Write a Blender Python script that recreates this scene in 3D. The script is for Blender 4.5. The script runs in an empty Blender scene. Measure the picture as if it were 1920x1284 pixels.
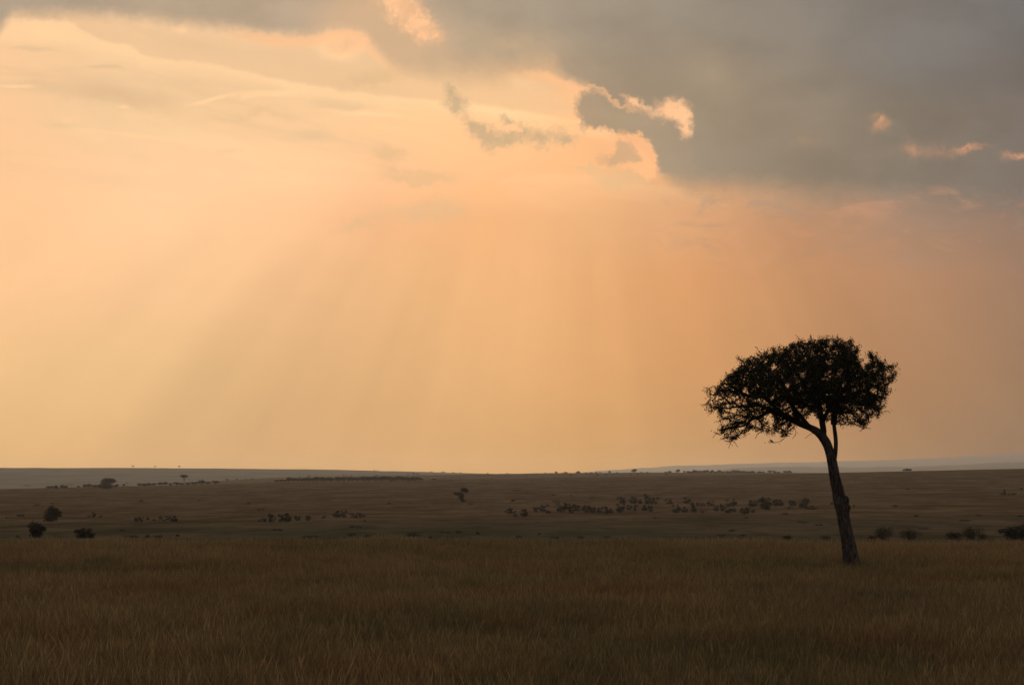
import bpy, math, random
import numpy as np
from mathutils import Vector, kdtree, noise as mnoise

rng = np.random.default_rng(7)
random.seed(7)
sc = bpy.context.scene
COL = sc.collection
R = math.radians

# ------------------------------------------------------------------ camera frame
F = 3733.0                 # focal length in units of the 1920 px wide frame (70 mm lens)
ZC = 3.4                   # camera height
PITCH = math.atan((884 - 642) / F)
YH = 884.0


def ray(px, py):
    a, b = (px - 960) / F, (642 - py) / F
    c, s = math.cos(PITCH), math.sin(PITCH)
    return np.array([a, c - b * s, s + b * c])


def lin(c, k=1.0):
    out = []
    for v in c:
        v = v / 255.0
        out.append((v / 12.92 if v <= 0.04045 else ((v + 0.055) / 1.055) ** 2.4) * k)
    return tuple(out)


# ------------------------------------------------------------------ object helpers
def link(o, parent=None):
    COL.objects.link(o)
    if parent:
        o.parent = parent
    return o


def mesh_obj(name, verts, faces, mats, parent=None, smooth=False):
    me = bpy.data.meshes.new(name)
    verts = np.asarray(verts, dtype=np.float32)
    faces = [tuple(map(int, f)) for f in faces] if not isinstance(faces, np.ndarray) else faces
    if isinstance(faces, np.ndarray):
        n, k = faces.shape
        me.vertices.add(len(verts))
        me.vertices.foreach_set('co', verts.ravel())
        me.loops.add(n * k)
        me.loops.foreach_set('vertex_index', faces.astype(np.int32).ravel())
        me.polygons.add(n)
        me.polygons.foreach_set('loop_start', np.arange(0, n * k, k, dtype=np.int32))
        me.update(calc_edges=True)
    else:
        me.from_pydata(verts.tolist(), [], faces)
        me.update()
    for m in (mats if isinstance(mats, (list, tuple)) else [mats]):
        me.materials.append(m)
    if smooth:
        me.polygons.foreach_set('use_smooth', [True] * len(me.polygons))
    o = bpy.data.objects.new(name, me)
    return link(o, parent)


def tag(o, label=None, cat=None, group=None, kind=None):
    if label: o['label'] = label
    if cat: o['category'] = cat
    if group: o['group'] = group
    if kind: o['kind'] = kind
    return o


def empty(name, loc):
    o = bpy.data.objects.new(name, None)
    o.location = loc
    return link(o)


# ------------------------------------------------------------------ node helper
class NT:
    def __init__(s, tree):
        s.t = tree
        s.n = tree.nodes
        s.l = tree.links

    def put(s, sock, v):
        if v is None:
            return
        if isinstance(v, bpy.types.NodeSocket):
            s.l.new(v, sock)
        else:
            sock.default_value = v

    def m(s, op, *a, clamp=False):
        n = s.n.new('ShaderNodeMath'); n.operation = op; n.use_clamp = clamp
        for i, v in enumerate(a):
            s.put(n.inputs[i], v)
        return n.outputs[0]

    def add(s, *a):
        r = a[0]
        for v in a[1:]:
            r = s.m('ADD', r, v)
        return r

    def mul(s, *a):
        r = a[0]
        for v in a[1:]:
            r = s.m('MULTIPLY', r, v)
        return r

    def sub(s, a, b): return s.m('SUBTRACT', a, b)

    def ss(s, v, a, b, o0=0.0, o1=1.0, smooth=True):
        n = s.n.new('ShaderNodeMapRange')
        n.interpolation_type = 'SMOOTHSTEP' if smooth else 'LINEAR'
        n.clamp = True
        s.put(n.inputs[0], v); n.inputs[1].default_value = a; n.inputs[2].default_value = b
        n.inputs[3].default_value = o0; n.inputs[4].default_value = o1
        return n.outputs[0]

    def xyz(s, x, y, z=0.0):
        n = s.n.new('ShaderNodeCombineXYZ')
        s.put(n.inputs[0], x); s.put(n.inputs[1], y); s.put(n.inputs[2], z)
        return n.outputs[0]

    def sep(s, v):
        n = s.n.new('ShaderNodeSeparateXYZ'); s.put(n.inputs[0], v)
        return n.outputs

    def vm(s, op, a, b=None, scale=None):
        n = s.n.new('ShaderNodeVectorMath'); n.operation = op
        s.put(n.inputs[0], a)
        if b is not None: s.put(n.inputs[1], b)
        if scale is not None: s.put(n.inputs['Scale'], scale)
        return n.outputs['Value'] if op in ('LENGTH', 'DOT_PRODUCT', 'DISTANCE') else n.outputs[0]

    def noise(s, vec, scale, detail=3.0, rough=0.5, color=False, dist=0.0):
        n = s.n.new('ShaderNodeTexNoise')
        s.put(n.inputs['Vector'], vec)
        n.inputs['Scale'].default_value = scale
        n.inputs['Detail'].default_value = detail
        n.inputs['Roughness'].default_value = rough
        n.inputs['Distortion'].default_value = dist
        return n.outputs['Color' if color else 'Fac']

    def ramp(s, v, stops, interp='LINEAR'):
        n = s.n.new('ShaderNodeValToRGB')
        cr = n.color_ramp; cr.interpolation = interp
        while len(cr.elements) < len(stops):
            cr.elements.new(0.5)
        for e, (p, c) in zip(cr.elements, stops):
            e.position = p
        for e, (p, c) in zip(cr.elements, stops):
            e.color = (*c, 1.0)
        s.put(n.inputs[0], v)
        return n.outputs[0]

    def mix(s, f, a, b, mode='MIX'):
        n = s.n.new('ShaderNodeMix'); n.data_type = 'RGBA'; n.blend_type = mode
        n.clamp_factor = True
        s.put(n.inputs[0], f)
        for sock, v in ((n.inputs[6], a), (n.inputs[7], b)):
            if isinstance(v, tuple): v = (*v[:3], 1.0)
            s.put(sock, v)
        return n.outputs[2]

    def curve(s, v, pts, x0, x1, y0, y1):
        n = s.n.new('ShaderNodeFloatCurve')
        c = n.mapping.curves[0]
        q = [((x - x0) / (x1 - x0), (y - y0) / (y1 - y0)) for x, y in pts]
        while len(c.points) < len(q):
            c.points.new(0.5, 0.5)
        for p, (x, y) in zip(c.points, q):
            p.location = (x, y); p.handle_type = 'AUTO_CLAMPED'
        n.mapping.update()
        s.put(n.inputs['Value'], s.ss(v, x0, x1, smooth=False))
        return s.add(s.mul(n.outputs[0], y1 - y0), y0)

    def blob(s, P, cx, cy, rx, ry, rot=0.0, k=1.0):
        mp = s.n.new('ShaderNodeMapping'); mp.vector_type = 'TEXTURE'
        s.put(mp.inputs[0], P)
        mp.inputs['Location'].default_value = (cx, cy, 0)
        mp.inputs['Rotation'].default_value = (0, 0, R(rot))
        mp.inputs['Scale'].default_value = (rx, ry, 1)
        g = s.n.new('ShaderNodeTexGradient'); g.gradient_type = 'QUADRATIC_SPHERE'
        s.l.new(mp.outputs[0], g.inputs[0])
        return s.mul(g.outputs['Fac'], k) if k != 1.0 else g.outputs['Fac']

    def blobs(s, P, lst):
        return s.add(*[s.blob(P, *b) for b in lst])


# ------------------------------------------------------------------ light constants
SUN_AZ = math.atan((1090 - 960) / F)      # to the right of the view axis (+Y)
SUN_EL = R(17.0)
HAZE_K = 3.0e-5
HAZE_TOP = 275.0
HAZE_COL = (0.50, 0.36, 0.24)           # what the air itself looks like, used to keep the sky bright behind it


# ------------------------------------------------------------------ world / sky
def build_world():
    w = bpy.data.worlds.new('World'); sc.world = w; w.use_nodes = True
    w.node_tree.nodes.clear()
    N = NT(w.node_tree)
    tc = N.n.new('ShaderNodeTexCoord')
    x, y, z = N.sep(tc.outputs['Generated'])
    az = N.m('ARCTAN2', x, y)
    el = N.m('ARCSINE', z)
    U = N.add(N.mul(az, F / 100), 9.6)
    V = N.sub(YH / 100, N.mul(el, F / 100))
    P = N.xyz(U, V)
    # ragged coordinates
    n1 = N.noise(P, 0.9, 5.0, 0.62, color=True)
    n2 = N.noise(P, 4.2, 7.0, 0.68, color=True)
    o1 = N.vm('MULTIPLY', N.vm('SUBTRACT', n1, (0.5, 0.5, 0.5)), (0.9, 0.7, 0))
    o2 = N.vm('MULTIPLY', N.vm('SUBTRACT', n2, (0.5, 0.5, 0.5)), (0.42, 0.42, 0))
    Pw = N.vm('ADD', P, N.vm('ADD', o1, o2))
    Pf = N.vm('ADD', P, o2)
    o3 = N.vm('MULTIPLY', N.vm('SUBTRACT', n1, (0.5, 0.5, 0.5)), (0.8, 0.22, 0))
    Pl = N.vm('ADD', P, N.vm('ADD', o3, N.vm('MULTIPLY', N.vm('SUBTRACT', n2, (0.5, 0.5, 0.5)), (0.3, 0.12, 0))))
    Uw, Vw, _ = N.sep(Pw)
    Uf, Vf, _ = N.sep(Pf)
    # -- base glow: rows of colour by height, columns by bearing
    U0, U1 = -3.0, 22.0
    uf = N.ss(U, U0, U1, smooth=False)

    def row(stops):
        return N.ramp(uf, [((u - U0) / (U1 - U0), lin(c)) for u, c in stops], 'EASE' if False else 'LINEAR')
    rows = [
        (0.9, [(-2, (238, 193, 148)), (0, (248, 200, 152)), (3, (243, 200, 155)), (6, (238, 196, 152)), (9, (230, 185, 138)), (11, (226, 176, 128)), (13, (236, 168, 118)), (19, (200, 140, 105))]),
        (2.2, [(-2, (245, 195, 148)), (0, (250, 199, 150)), (2, (240, 199, 152)), (6, (246, 199, 150)), (8, (252, 200, 146)), (10, (253, 197, 142)), (11, (250, 186, 132)), (13, (246, 180, 126)), (19, (200, 140, 108))]),
        (3.4, [(-2, (246, 193, 144)), (0, (253, 199, 148)), (3, (255, 206, 157)), (5.5, (254, 203, 153)), (7, (251, 193, 144)), (9, (253, 189, 134)), (11, (244, 180, 126)), (13, (214, 161, 118)), (16, (180, 140, 114)), (19, (152, 126, 110))]),
        (4.1, [(-2, (246, 193, 142)), (0, (254, 198, 147)), (3, (254, 205, 155)), (5.5, (252, 196, 146)), (7, (242, 182, 133)), (9, (242, 177, 123)), (11, (230, 172, 121)), (13, (214, 157, 114)), (15, (180, 132, 100)), (17, (155, 125, 107)), (19, (138, 114, 100))]),
        (5.2, [(-2, (244, 191, 140)), (0, (251, 196, 145)), (3, (248, 197, 147)), (5, (241, 189, 139)), (7, (236, 181, 130)), (8, (237, 180, 126)), (9, (236, 177, 122)), (10, (231, 172, 119)), (11, (225, 165, 112)), (13, (211, 149, 100)), (16, (182, 132, 97)), (19, (154, 119, 97))]),
        (7.0, [(-2, (234, 188, 134)), (0, (240, 193, 138)), (2, (232, 188, 134)), (4, (224, 180, 128)), (6, (221, 174, 123)), (8.5, (225, 173, 119)), (11, (219, 163, 108)), (13, (202, 146, 96)), (16, (177, 130, 92)), (19, (153, 119, 92))]),
        (8.65, [(-2, (222, 176, 121)), (0, (225, 179, 123)), (4, (213, 168, 117)), (8, (210, 163, 109)), (11, (201, 153, 98)), (14, (184, 142, 97)), (16, (172, 132, 93)), (19, (150, 120, 93))]),
    ]
    base = row(rows[0][1])
    for k in range(1, len(rows)):
        base = N.mix(N.ss(V, rows[k - 1][0], rows[k][0], smooth=False), base, row(rows[k][1]))
    # -- thin streaky layer cloud in the bright upper part
    st = N.noise(N.xyz(N.add(N.mul(U, 0.22), N.mul(V, 0.25)), N.add(N.mul(V, 1.15), N.mul(U, -0.20)), 3.3), 1.0, 5.0, 0.6, dist=0.5)
    upper = N.mul(N.ss(V, 4.6, 2.2), N.ss(V, -1.0, 0.8))
    base = N.mix(N.mul(N.ss(st, 0.50, 0.36), upper, 0.35), base, lin((222, 184, 142)))
    base = N.mix(N.mul(N.ss(st, 0.55, 0.68), upper, 0.4), base, lin((255, 213, 160)))
    # soft grey wedges and bright slivers of the layered cloud
    gw = N.blobs(Pl, [(2.3, 1.95, 2.0, 0.45, 4, 1.3), (0.6, 1.85, 1.7, 0.33, 0, 0.7), (2.0, 1.45, 0.75, 0.09, 2, 1.3), (0.7, 1.16, 0.8, 0.11, 0, 1.1), (6.35, 2.02, 1.2, 0.28, 3, 1.1),
                      (5.9, 2.6, 1.0, 0.3, 0, 0.7), (6.95, 1.5, 1.0, 0.25, -10, 1.3), (3.8, 1.0, 2.0, 0.42, 8, 0.8), (4.2, 2.9, 1.2, 0.2, 0, 0.4), (1.3, 2.55, 1.2, 0.2, 5, 0.5)])
    base = N.mix(N.mul(N.ss(gw, 0.03, 0.75), 0.80), base, lin((227, 189, 146)))
    bw = N.blobs(Pl, [(3.9, 1.98, 1.0, 0.10, -14, 1.0), (2.35, 2.17, 0.35, 0.09, 0, 1.0), (5.1, 1.86, 1.4, 0.16, -5, 0.9), (2.6, 2.68, 2.2, 0.09, 3, 0.7), (0.4, 1.87, 0.7, 0.08, 0, 1.0), (6.9, 2.2, 1.6, 0.14, 3, 0.9),
                      (6.35, 1.0, 0.8, 0.55, 10, 1.2), (1.0, 0.86, 1.1, 0.28, 5, 1.1), (3.4, 0.72, 0.45, 0.16, 0, 1.0), (4.5, 0.68, 0.5, 0.16, 0, 1.1), (5.15, 0.74, 0.4, 0.16, 0, 1.0), (9.9, 1.6, 1.0, 0.3, 12, 0.7), (9.2, 2.1, 1.6, 0.12, 6, 0.9)])
    bn = N.noise(Pl, 1.8, 6.0, 0.65)
    base = N.mix(N.mul(N.ss(N.add(bw, N.mul(N.sub(bn, 0.5), 0.5)), 0.05, 0.7), N.ss(bw, 0.0, 0.12), 0.85), base, lin((255, 208, 156)))
    # lit crest of the long bank on the left
    cr = N.curve(U, [(-3, 0.7), (0.25, 0.66), (1.1, 0.65), (1.6, 0.83), (1.9, 0.97), (2.5, 1.09), (2.75, 1.24), (3.9, 1.33), (5.0, 1.55), (6.3, 1.75), (7.2, 1.84), (8.2, 1.93), (9, 2.0), (10, 2.15), (11, 2.3), (22, 4)], -3, 22, 0, 5)
    e = N.sub(N.add(N.mul(Vf, 0.35), N.mul(V, 0.65)), cr)
    cm = N.mul(N.ss(e, -0.04, 0.04), N.ss(N.sub(e, N.ss(U, 2.8, 0.8, 0.0, 0.25)), 0.34, 0.03), N.ss(U, 11.5, 9.5))
    base = N.mix(N.mul(cm, 0.62), base, lin((255, 210, 157)))
    above = N.mul(N.ss(e, 0.0, -0.06), N.ss(e, -0.9, -0.1), N.ss(U, 11.5, 10))
    base = N.mix(N.mul(above, 0.5), base, lin((229, 188, 143)))
    # faint grey smudges low in the glow
    sm = N.blobs(Pw, [(7.3, 2.95, 0.7, 0.35), (7.8, 3.32, 1.5, 0.25, 4), (8.1, 3.95, 1.5, 0.5), (6.6, 4.2, 1.2, 0.35, 160, 0.6),
                      (2.2, 2.0, 3.2, 0.45, 4, 0.5), (4.9, 2.3, 2.5, 0.3, 0, 0.4), (11.7, 3.38, 1.0, 0.32, 0, 1.3), (11.0, 3.18, 0.8, 0.15, 0, 0.8), (7.0, 1.55, 1.6, 0.3, 170, 0.8)])
    base = N.mix(N.mul(N.ss(sm, 0.05, 0.6), 0.6), base, lin((222, 180, 134)))
    # -- the big grey cloud deck
    dk0 = N.ramp(uf, [((u - U0) / (U1 - U0), lin(c)) for u, c in [(-3, (165, 148, 132)), (0, (178, 158, 137)), (3, (184, 162, 138)), (6, (182, 160, 137)), (8, (168, 150, 131)), (11, (150, 138, 124)), (14, (134, 126, 118)), (17, (122, 118, 115)), (19, (113, 111, 112)), (22, (108, 106, 108))]])
    dk1 = N.vm('SCALE', N.ramp(uf, [((u - U0) / (U1 - U0), lin(c)) for u, c in [(-3, (185, 160, 135)), (6, (205, 172, 136)), (9, (192, 163, 132)), (11, (176, 150, 124)), (12.5, (162, 143, 122)), (14, (149, 134, 117)), (17, (134, 123, 112)), (19, (124, 114, 108)), (22, (110, 104, 102))]]), scale=0.94)
    dark = N.mix(N.ss(V, 0.3, 2.6), dk0, dk1)
    dn = N.noise(N.xyz(U, N.mul(V, 1.7), 8.0), 0.45, 4.0, 0.55)
    dark = N.vm('SCALE', dark, scale=N.mul(N.ss(dn, 0.32, 0.68, 0.86, 1.06), N.ss(U, 8, 18, 0.97, 0.88)))
    vb = N.curve(U, [(-3, 1.1), (0, 0.95), (0.35, 0.62), (2, 0.56), (4, 0.66), (5.5, 0.80), (6.4, 0.66), (7.0, 1.0), (7.6, 1.38), (8.6, 1.44), (9.9, 1.38), (10.7, 1.60), (11.2, 1.84), (11.75, 2.3), (12.12, 2.75), (12.36, 3.25), (12.9, 3.55), (14.2, 3.62), (15.0, 3.78), (16.4, 3.86), (19, 4.05), (22, 4.3)], -3, 22, 0, 5)
    blend = N.ss(U, 10.5, 12.5)
    vedge = N.add(N.mul(Vf, 0.55), N.mul(V, 0.45))
    d = N.sub(vb, vedge)
    wid = N.add(0.20, N.mul(N.ss(U, 11.9, 14.5), 0.18), N.mul(N.ss(U, 7.4, 8.6), N.ss(U, 10.9, 10.2), 0.30))
    mask = N.ss(N.m('DIVIDE', N.add(d, N.mul(N.sub(N.noise(Pw, 1.1, 6.0, 0.6), 0.5), N.mul(wid, 1.1))), wid), -0.85, 1.15)
    dark = N.mix(N.mul(N.ss(N.blob(Pw, 7.2, 0.7, 2.4, 1.5, 15), 0.0, 0.5), 0.75), dark, lin((212, 172, 134)))
    dark = N.mix(N.mul(N.blob(Pw, 13.2, 2.9, 2.0, 0.8, 8), 0.8), dark, lin((146, 132, 118)))
    dark = N.mix(N.mul(N.blob(Pw, 13.4, 1.5, 2.2, 1.2, 20), 0.5), dark, lin((172, 150, 126)))
    dark = N.mix(N.mul(N.blob(Pw, 17.2, 1.2, 2.6, 1.2, 10), 0.5), dark, lin((112, 114, 118)))
    dark = N.mix(N.mul(N.blob(Pw, 9.6, 0.9, 2.2, 0.7, 10), 0.7), dark, lin((192, 164, 132)))
    # holes with bright cloud showing through
    holes = N.blobs(Pw, [(7.45, 0.15, 1.0, 0.7, 25, 1.3), (7.95, 0.62, 0.75, 0.5, 20, 1.2), (6.5, 0.95, 1.0, 0.45, 0, 0.9)])
    holes2 = N.blobs(Pf, [(12.62, 2.10, 0.62, 0.42, 5, 1.5), (12.88, 2.45, 0.25, 0.45, 0, 1.0), (11.95, 1.98, 0.5, 0.16, 30, 1.1)])
    hn = N.noise(Pw, 2.6, 7.0, 0.70)
    hmask = N.mul(N.ss(N.add(holes, N.mul(N.sub(hn, 0.5), 1.3)), 0.0, 0.95), N.ss(holes, 0.0, 0.3))
    hmask2 = N.mul(N.ss(N.add(holes2, N.mul(N.sub(hn, 0.5), 1.1)), 0.04, 0.80), N.ss(holes2, 0.0, 0.2))
    hole_c = N.mix(N.ss(hn, 0.35, 0.65), lin((232, 178, 134)), lin((253, 194, 144)))
    small = N.blobs(Pf, [(16.48, 2.42, 0.33, 0.28, 30, 0.55), (17.05, 2.95, 0.35, 0.28, 45, 0.28), (17.5, 2.98, 1.1, 0.22, 2, 0.20), (18.05, 2.96, 0.6, 0.12, -3, 0.45), (18.95, 3.13, 0.45, 0.13, 4, 0.8), (15.1, 2.7, 0.6, 0.3, 0, 0.08)])
    col = N.mix(mask, base, dark)
    # glowing rim where the deck ends
    rimw = N.mul(N.ss(d, -0.30, -0.06), N.ss(d, 0.08, -0.04))
    rimu = N.add(N.mul(N.ss(U, 3.8, 5.2), N.ss(U, 7.8, 6.6), 0.65), N.mul(N.ss(U, 9.2, 10.4), N.ss(U, 12.5, 11.9), 0.7), 0.0)
    col = N.mix(N.mul(rimw, rimu), col, lin((253, 190, 138)))
    col = N.mix(hmask, col, hole_c)
    # -- ragged dark lumps in front of the glow
    ln = N.noise(Pf, 3.6, 8.0, 0.72, dist=0.3)
    lf = N.blobs(Pf, [(8.42, 1.75, 0.28, 0.45, 10, 0.9), (8.55, 2.02, 0.42, 0.38, 20, 1.2), (8.85, 2.35, 0.38, 0.34, 45, 1.0), (9.15, 2.62, 0.60, 0.42, 20, 1.4), (9.55, 2.62, 0.4, 0.3, 0, 1.0),
                      (9.85, 2.50, 0.32, 0.42, -20, 1.0), (10.15, 2.60, 0.38, 0.4, 20, 1.1), (10.6, 2.62, 0.45, 0.34, 15, 1.0), (9.5, 2.28, 0.25, 0.14, 30, 0.9)])
    lm = N.mul(N.ss(N.add(lf, N.mul(N.sub(ln, 0.52), 1.7)), 0.02, 0.85), N.ss(lf, 0.0, 0.15))
    col = N.mix(N.mul(lm, 0.82), col, lin((189, 162, 128)))
    bf = N.blobs(Pf, [(11.15, 1.98, 0.58, 0.42, 10, 1.5), (11.1, 2.25, 0.45, 0.4, 0, 1.1), (11.65, 2.32, 0.8, 0.45, 30, 1.7), (12.15, 2.55, 0.9, 0.52, 30, 1.8), (12.55, 2.85, 0.9, 0.6, 30, 1.8)])
    bsum = N.add(bf, N.mul(N.sub(ln, 0.5), 1.1))
    bm = N.mul(N.ss(bsum, 0.06, 0.58), N.ss(bf, 0.0, 0.1))
    brim = N.mul(N.ss(bsum, 0.02, 0.16), N.ss(U, 12.4, 11.6), N.ss(bf, 0.0, 0.08))
    col = N.mix(N.mul(brim, 0.55), col, lin((251, 188, 136)))
    # hole right of the lump, lit from behind
    col = N.mix(hmask2, col, hole_c)
    col = N.mix(bm, col, N.mix(0.8, lin((172, 149, 123)), dark))
    cf = N.blobs(Pf, [(11.85, 2.85, 0.62, 0.55, 20, 1.4), (12.12, 3.1, 0.35, 0.5, -15, 1.0)])
    cs = N.add(cf, N.mul(N.sub(ln, 0.5), 0.5))
    col = N.mix(N.mul(N.ss(cs, 0.05, 0.30), N.ss(cf, 0.0, 0.1), 0.85), col, lin((253, 184, 130)))
    cf2 = N.blobs(Pf, [(11.7, 2.8, 0.40, 0.34, 30, 1.2), (11.55, 3.02, 0.6, 0.28, 0, 1.0), (11.95, 3.0, 0.3, 0.3, 0, 0.7)])
    col = N.mix(N.mul(N.ss(N.add(cf2, N.mul(N.sub(ln, 0.5), 1.5)), 0.08, 0.75), N.ss(cf2, 0.0, 0.25), 0.8), col, lin((196, 159, 124)))
    col = N.mix(N.mul(small, N.ss(ln, 0.25, 0.6)), col, lin((255, 176, 122)))
    # soft cloud bottoms under the deck on the right
    un = N.noise(N.xyz(N.mul(U, 0.55), N.mul(V, 1.3), 5.0), 1.6, 4.0, 0.6, dist=0.6)
    um = N.mul(N.ss(V, 3.5, 3.8), N.ss(V, 5.6, 4.1), N.ss(U, 11.5, 13.5))
    col = N.mix(N.mul(um, N.ss(un, 0.5, 0.7), 0.30), col, lin((214, 152, 118)))
    col = N.mix(N.mul(um, N.ss(un, 0.5, 0.3), 0.45), col, lin((152, 134, 120)))
    # -- crepuscular rays: fan of light and shade away from the hidden sun
    th = N.m('ARCTAN2', N.sub(U, 10.9), N.add(V, 2.0))
    rn = N.noise(N.xyz(N.mul(th, 8.0), N.mul(V, 0.05), 11.3), 1.0, 2.5, 0.55)
    rv = N.mul(N.ss(V, 3.6, 5.4), N.ss(V, 9.2, 7.4, 0.45, 1.0))
    rayf = N.add(1.0, N.mul(N.sub(rn, 0.5), rv, 0.24))
    # broad streaks where the photograph has them
    ray_pts = N.curve(th, [(-1.3, 1.03), (-0.95, 1.04), (-0.8, 1.05), (-0.7, 1.0), (-0.6, 0.93), (-0.54, 0.94), (-0.47, 0.985), (-0.42, 0.97), (-0.36, 0.93), (-0.30, 0.99), (-0.24, 1.035), (-0.15, 1.03), (-0.05, 0.985), (0.05, 1.02), (0.15, 0.98), (0.26, 1.01), (0.36, 0.97), (0.45, 1.03), (0.54, 0.965), (0.62, 1.02), (0.8, 0.97), (1.3, 1.0)], -1.3, 1.3, 0.85, 1.15)
    rayf = N.mul(rayf, N.add(1.0, N.mul(N.sub(ray_pts, 1.0), rv, 0.48)))
    col = N.vm('SCALE', col, scale=rayf)
    # very fine mottling
    gn = N.noise(N.xyz(N.mul(U, 0.8), N.mul(V, 1.5), 1.0), 1.1, 6.0, 0.6)
    col = N.vm('SCALE', col, scale=N.add(0.965, N.mul(gn, 0.07)))
    # -- everything outside the photographed patch: heavy cloud
    far = N.ss(N.m('ABSOLUTE', N.sub(az, -0.12)), 0.42, 1.1)
    cn = N.noise(tc.outputs['Generated'], 2.5, 5.0, 0.6)
    rest = N.ramp(cn, [(0.3, (0.13, 0.128, 0.135)), (0.7, (0.20, 0.19, 0.19))])
    col = N.mix(far, col, rest)
    zen = N.ss(el, R(17), R(32))
    col = N.mix(zen, col, rest)
    # keep the low sky as bright as it is through the long path of air
    elc = N.m('MAXIMUM', el, (HAZE_TOP - ZC) / 44000)
    tau = N.m('DIVIDE', HAZE_K * (HAZE_TOP - ZC), elc)
    T = N.m('EXPONENT', N.mul(tau, -1.0))
    air = N.mix(N.ss(U, 2, 19), lin((0, 0, 0)), lin((0, 0, 0)))
    hz = N.vm('SCALE', HAZE_COL, scale=N.sub(1.0, T))
    col = N.vm('SUBTRACT', col, hz)
    col = N.vm('SCALE', col, scale=N.m('DIVIDE', 1.0, T))
    below = N.ss(el, -0.004, -0.03)
    col = N.mix(below, col, (0.03, 0.024, 0.018))
    # physical sky, dimmed by the cloud it stands behind
    sky = N.n.new('ShaderNodeTexSky'); sky.sky_type = 'NISHITA'; sky.sun_disc = False
    sky.sun_elevation = SUN_EL; sky.sun_rotation = SUN_AZ
    sky.air_density = 1.6; sky.dust_density = 4.0
    skyc = N.vm('SCALE', sky.outputs[0], scale=0.01)
    tot = N.vm('ADD', N.vm('SCALE', col, scale=10.0 * 0.985), skyc)
    bg = N.n.new('ShaderNodeBackground')
    bg.inputs[1].default_value = 0.1
    N.l.new(tot, bg.inputs[0])
    out = N.n.new('ShaderNodeOutputWorld')
    N.l.new(bg.outputs[0], out.inputs[0])
    w.cycles.sampling_method = 'MANUAL'
    w.cycles.sample_map_resolution = 1024


build_world()

sun = bpy.data.lights.new('sun', 'SUN')
sun.energy = 0.9; sun.angle = R(14); sun.color = (1.0, 0.70, 0.43)
so = bpy.data.objects.new('sun', sun); link(so)
dsun = Vector((math.sin(SUN_AZ) * math.cos(SUN_EL), math.cos(SUN_AZ) * math.cos(SUN_EL), math.sin(SUN_EL)))
so.rotation_euler = (-dsun).to_track_quat('-Z', 'Y').to_euler()
so.location = dsun * 100


# ------------------------------------------------------------------ terrain
def prof(pts):
    xs = np.array([p[0] for p in pts], float); ys = np.array([p[1] for p in pts], float)
    return lambda px: np.interp(px, xs, ys)


pA = prof([(-200, 921), (0, 916), (400, 908), (560, 903), (830, 899), (1000, 897), (1200, 893), (1500, 887), (1600, 884.5), (1920, 878.5), (2300, 872)])
pB = prof([(-200, 928), (0, 925), (300, 912), (400, 902), (500, 896), (650, 893), (800, 890), (900, 888), (1000, 887), (1200, 885.7), (1480, 886), (1600, 887), (2300, 887)])
pC = prof([(-300, 875), (0, 877), (200, 877), (400, 878), (600, 880), (800, 884.5), (900, 887.5), (1000, 891), (2300, 893)])
pD = prof([(-300, 892), (1200, 892), (1320, 886), (1380, 877.5), (1500, 875), (1620, 876.5), (1700, 875.5), (1800, 872), (1850, 869), (1920, 866), (2300, 862)])
pE = prof([(-300, 892), (800, 890), (1080, 886), (1150, 881), (1215, 877), (1270, 873), (1400, 869.5), (1500, 867), (1600, 864.5), (1720, 861), (1800, 857.5), (1850, 853.5), (1920, 851), (2100, 848), (2300, 850)])


def yz(y, r):
    return ZC - (y - YH) / F * r


CTRL_R = np.array([0.5, 60, 79, 86, 100, 150, 230, 420, 600, 800, 1000, 1500, 2500, 3200, 4500, 6500, 10000, 13000, 16500, 20000, 27000, 32000])


def controls(px):
    A, B, C, D, E = pA(px), pB(px), pC(px), pD(px), pE(px)
    o = np.ones_like(px)
    z = [0 * o, 0 * o, 0.0 * o, -0.12 * o + 0.05 * np.sin(px * 0.011) + 0.04 * np.sin(px * 0.027 + 1), -0.95 * o + 0.2 * np.sin(px * 0.008 + 2), -4.2 * o, -7.8 * o,
         yz(1009.5, 420) * o, yz(978 + (A - 897) * .25, 600), yz(960 + (A - 897) * .3, 800), yz(945 + (A - 897) * .35, 1000),
         yz(920 + (A - 897) * .7, 1500), yz(A, 2500), yz(A + 4, 3200),
         yz(B, 4500), yz(np.maximum(B, A) + 3, 6500), yz(C, 10000), yz(C + 4, 13000), yz(D, 16500), yz(D + 3, 20000), yz(E, 27000), yz(E + 6, 32000)]
    return np.stack([np.broadcast_to(v, px.shape) for v in z], -1)


LT = np.log(CTRL_R)


def pchip(Z, lr):
    """Z: (n, k) controls, lr: scalar log radius -> (n,)"""
    h = np.diff(LT); dl = np.diff(Z, axis=-1) / h
    k = int(np.clip(np.searchsorted(LT, lr) - 1, 0, len(LT) - 2))

    def slope(i):
        if i == 0: return dl[..., 0]
        if i == len(LT) - 1: return dl[..., -1]
        a, b = dl[..., i - 1], dl[..., i]
        w1, w2 = 2 * h[i] + h[i - 1], h[i] + 2 * h[i - 1]
        ok = (a * b) > 0
        aa, bb = np.where(ok, a, 1), np.where(ok, b, 1)
        return np.where(ok, (w1 + w2) / (w1 / aa + w2 / bb), 0.0)
    t = (lr - LT[k]) / h[k]
    m0, m1 = slope(k), slope(k + 1)
    t2, t3 = t * t, t * t * t
    return ((2 * t3 - 3 * t2 + 1) * Z[..., k] + (t3 - 2 * t2 + t) * h[k] * m0 + (-2 * t3 + 3 * t2) * Z[..., k + 1] + (t3 - t2) * h[k] * m1)


def az_px(az):
    az = np.clip(az, -1.2, 1.2)
    return 960 + F * np.tan(az)


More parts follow.
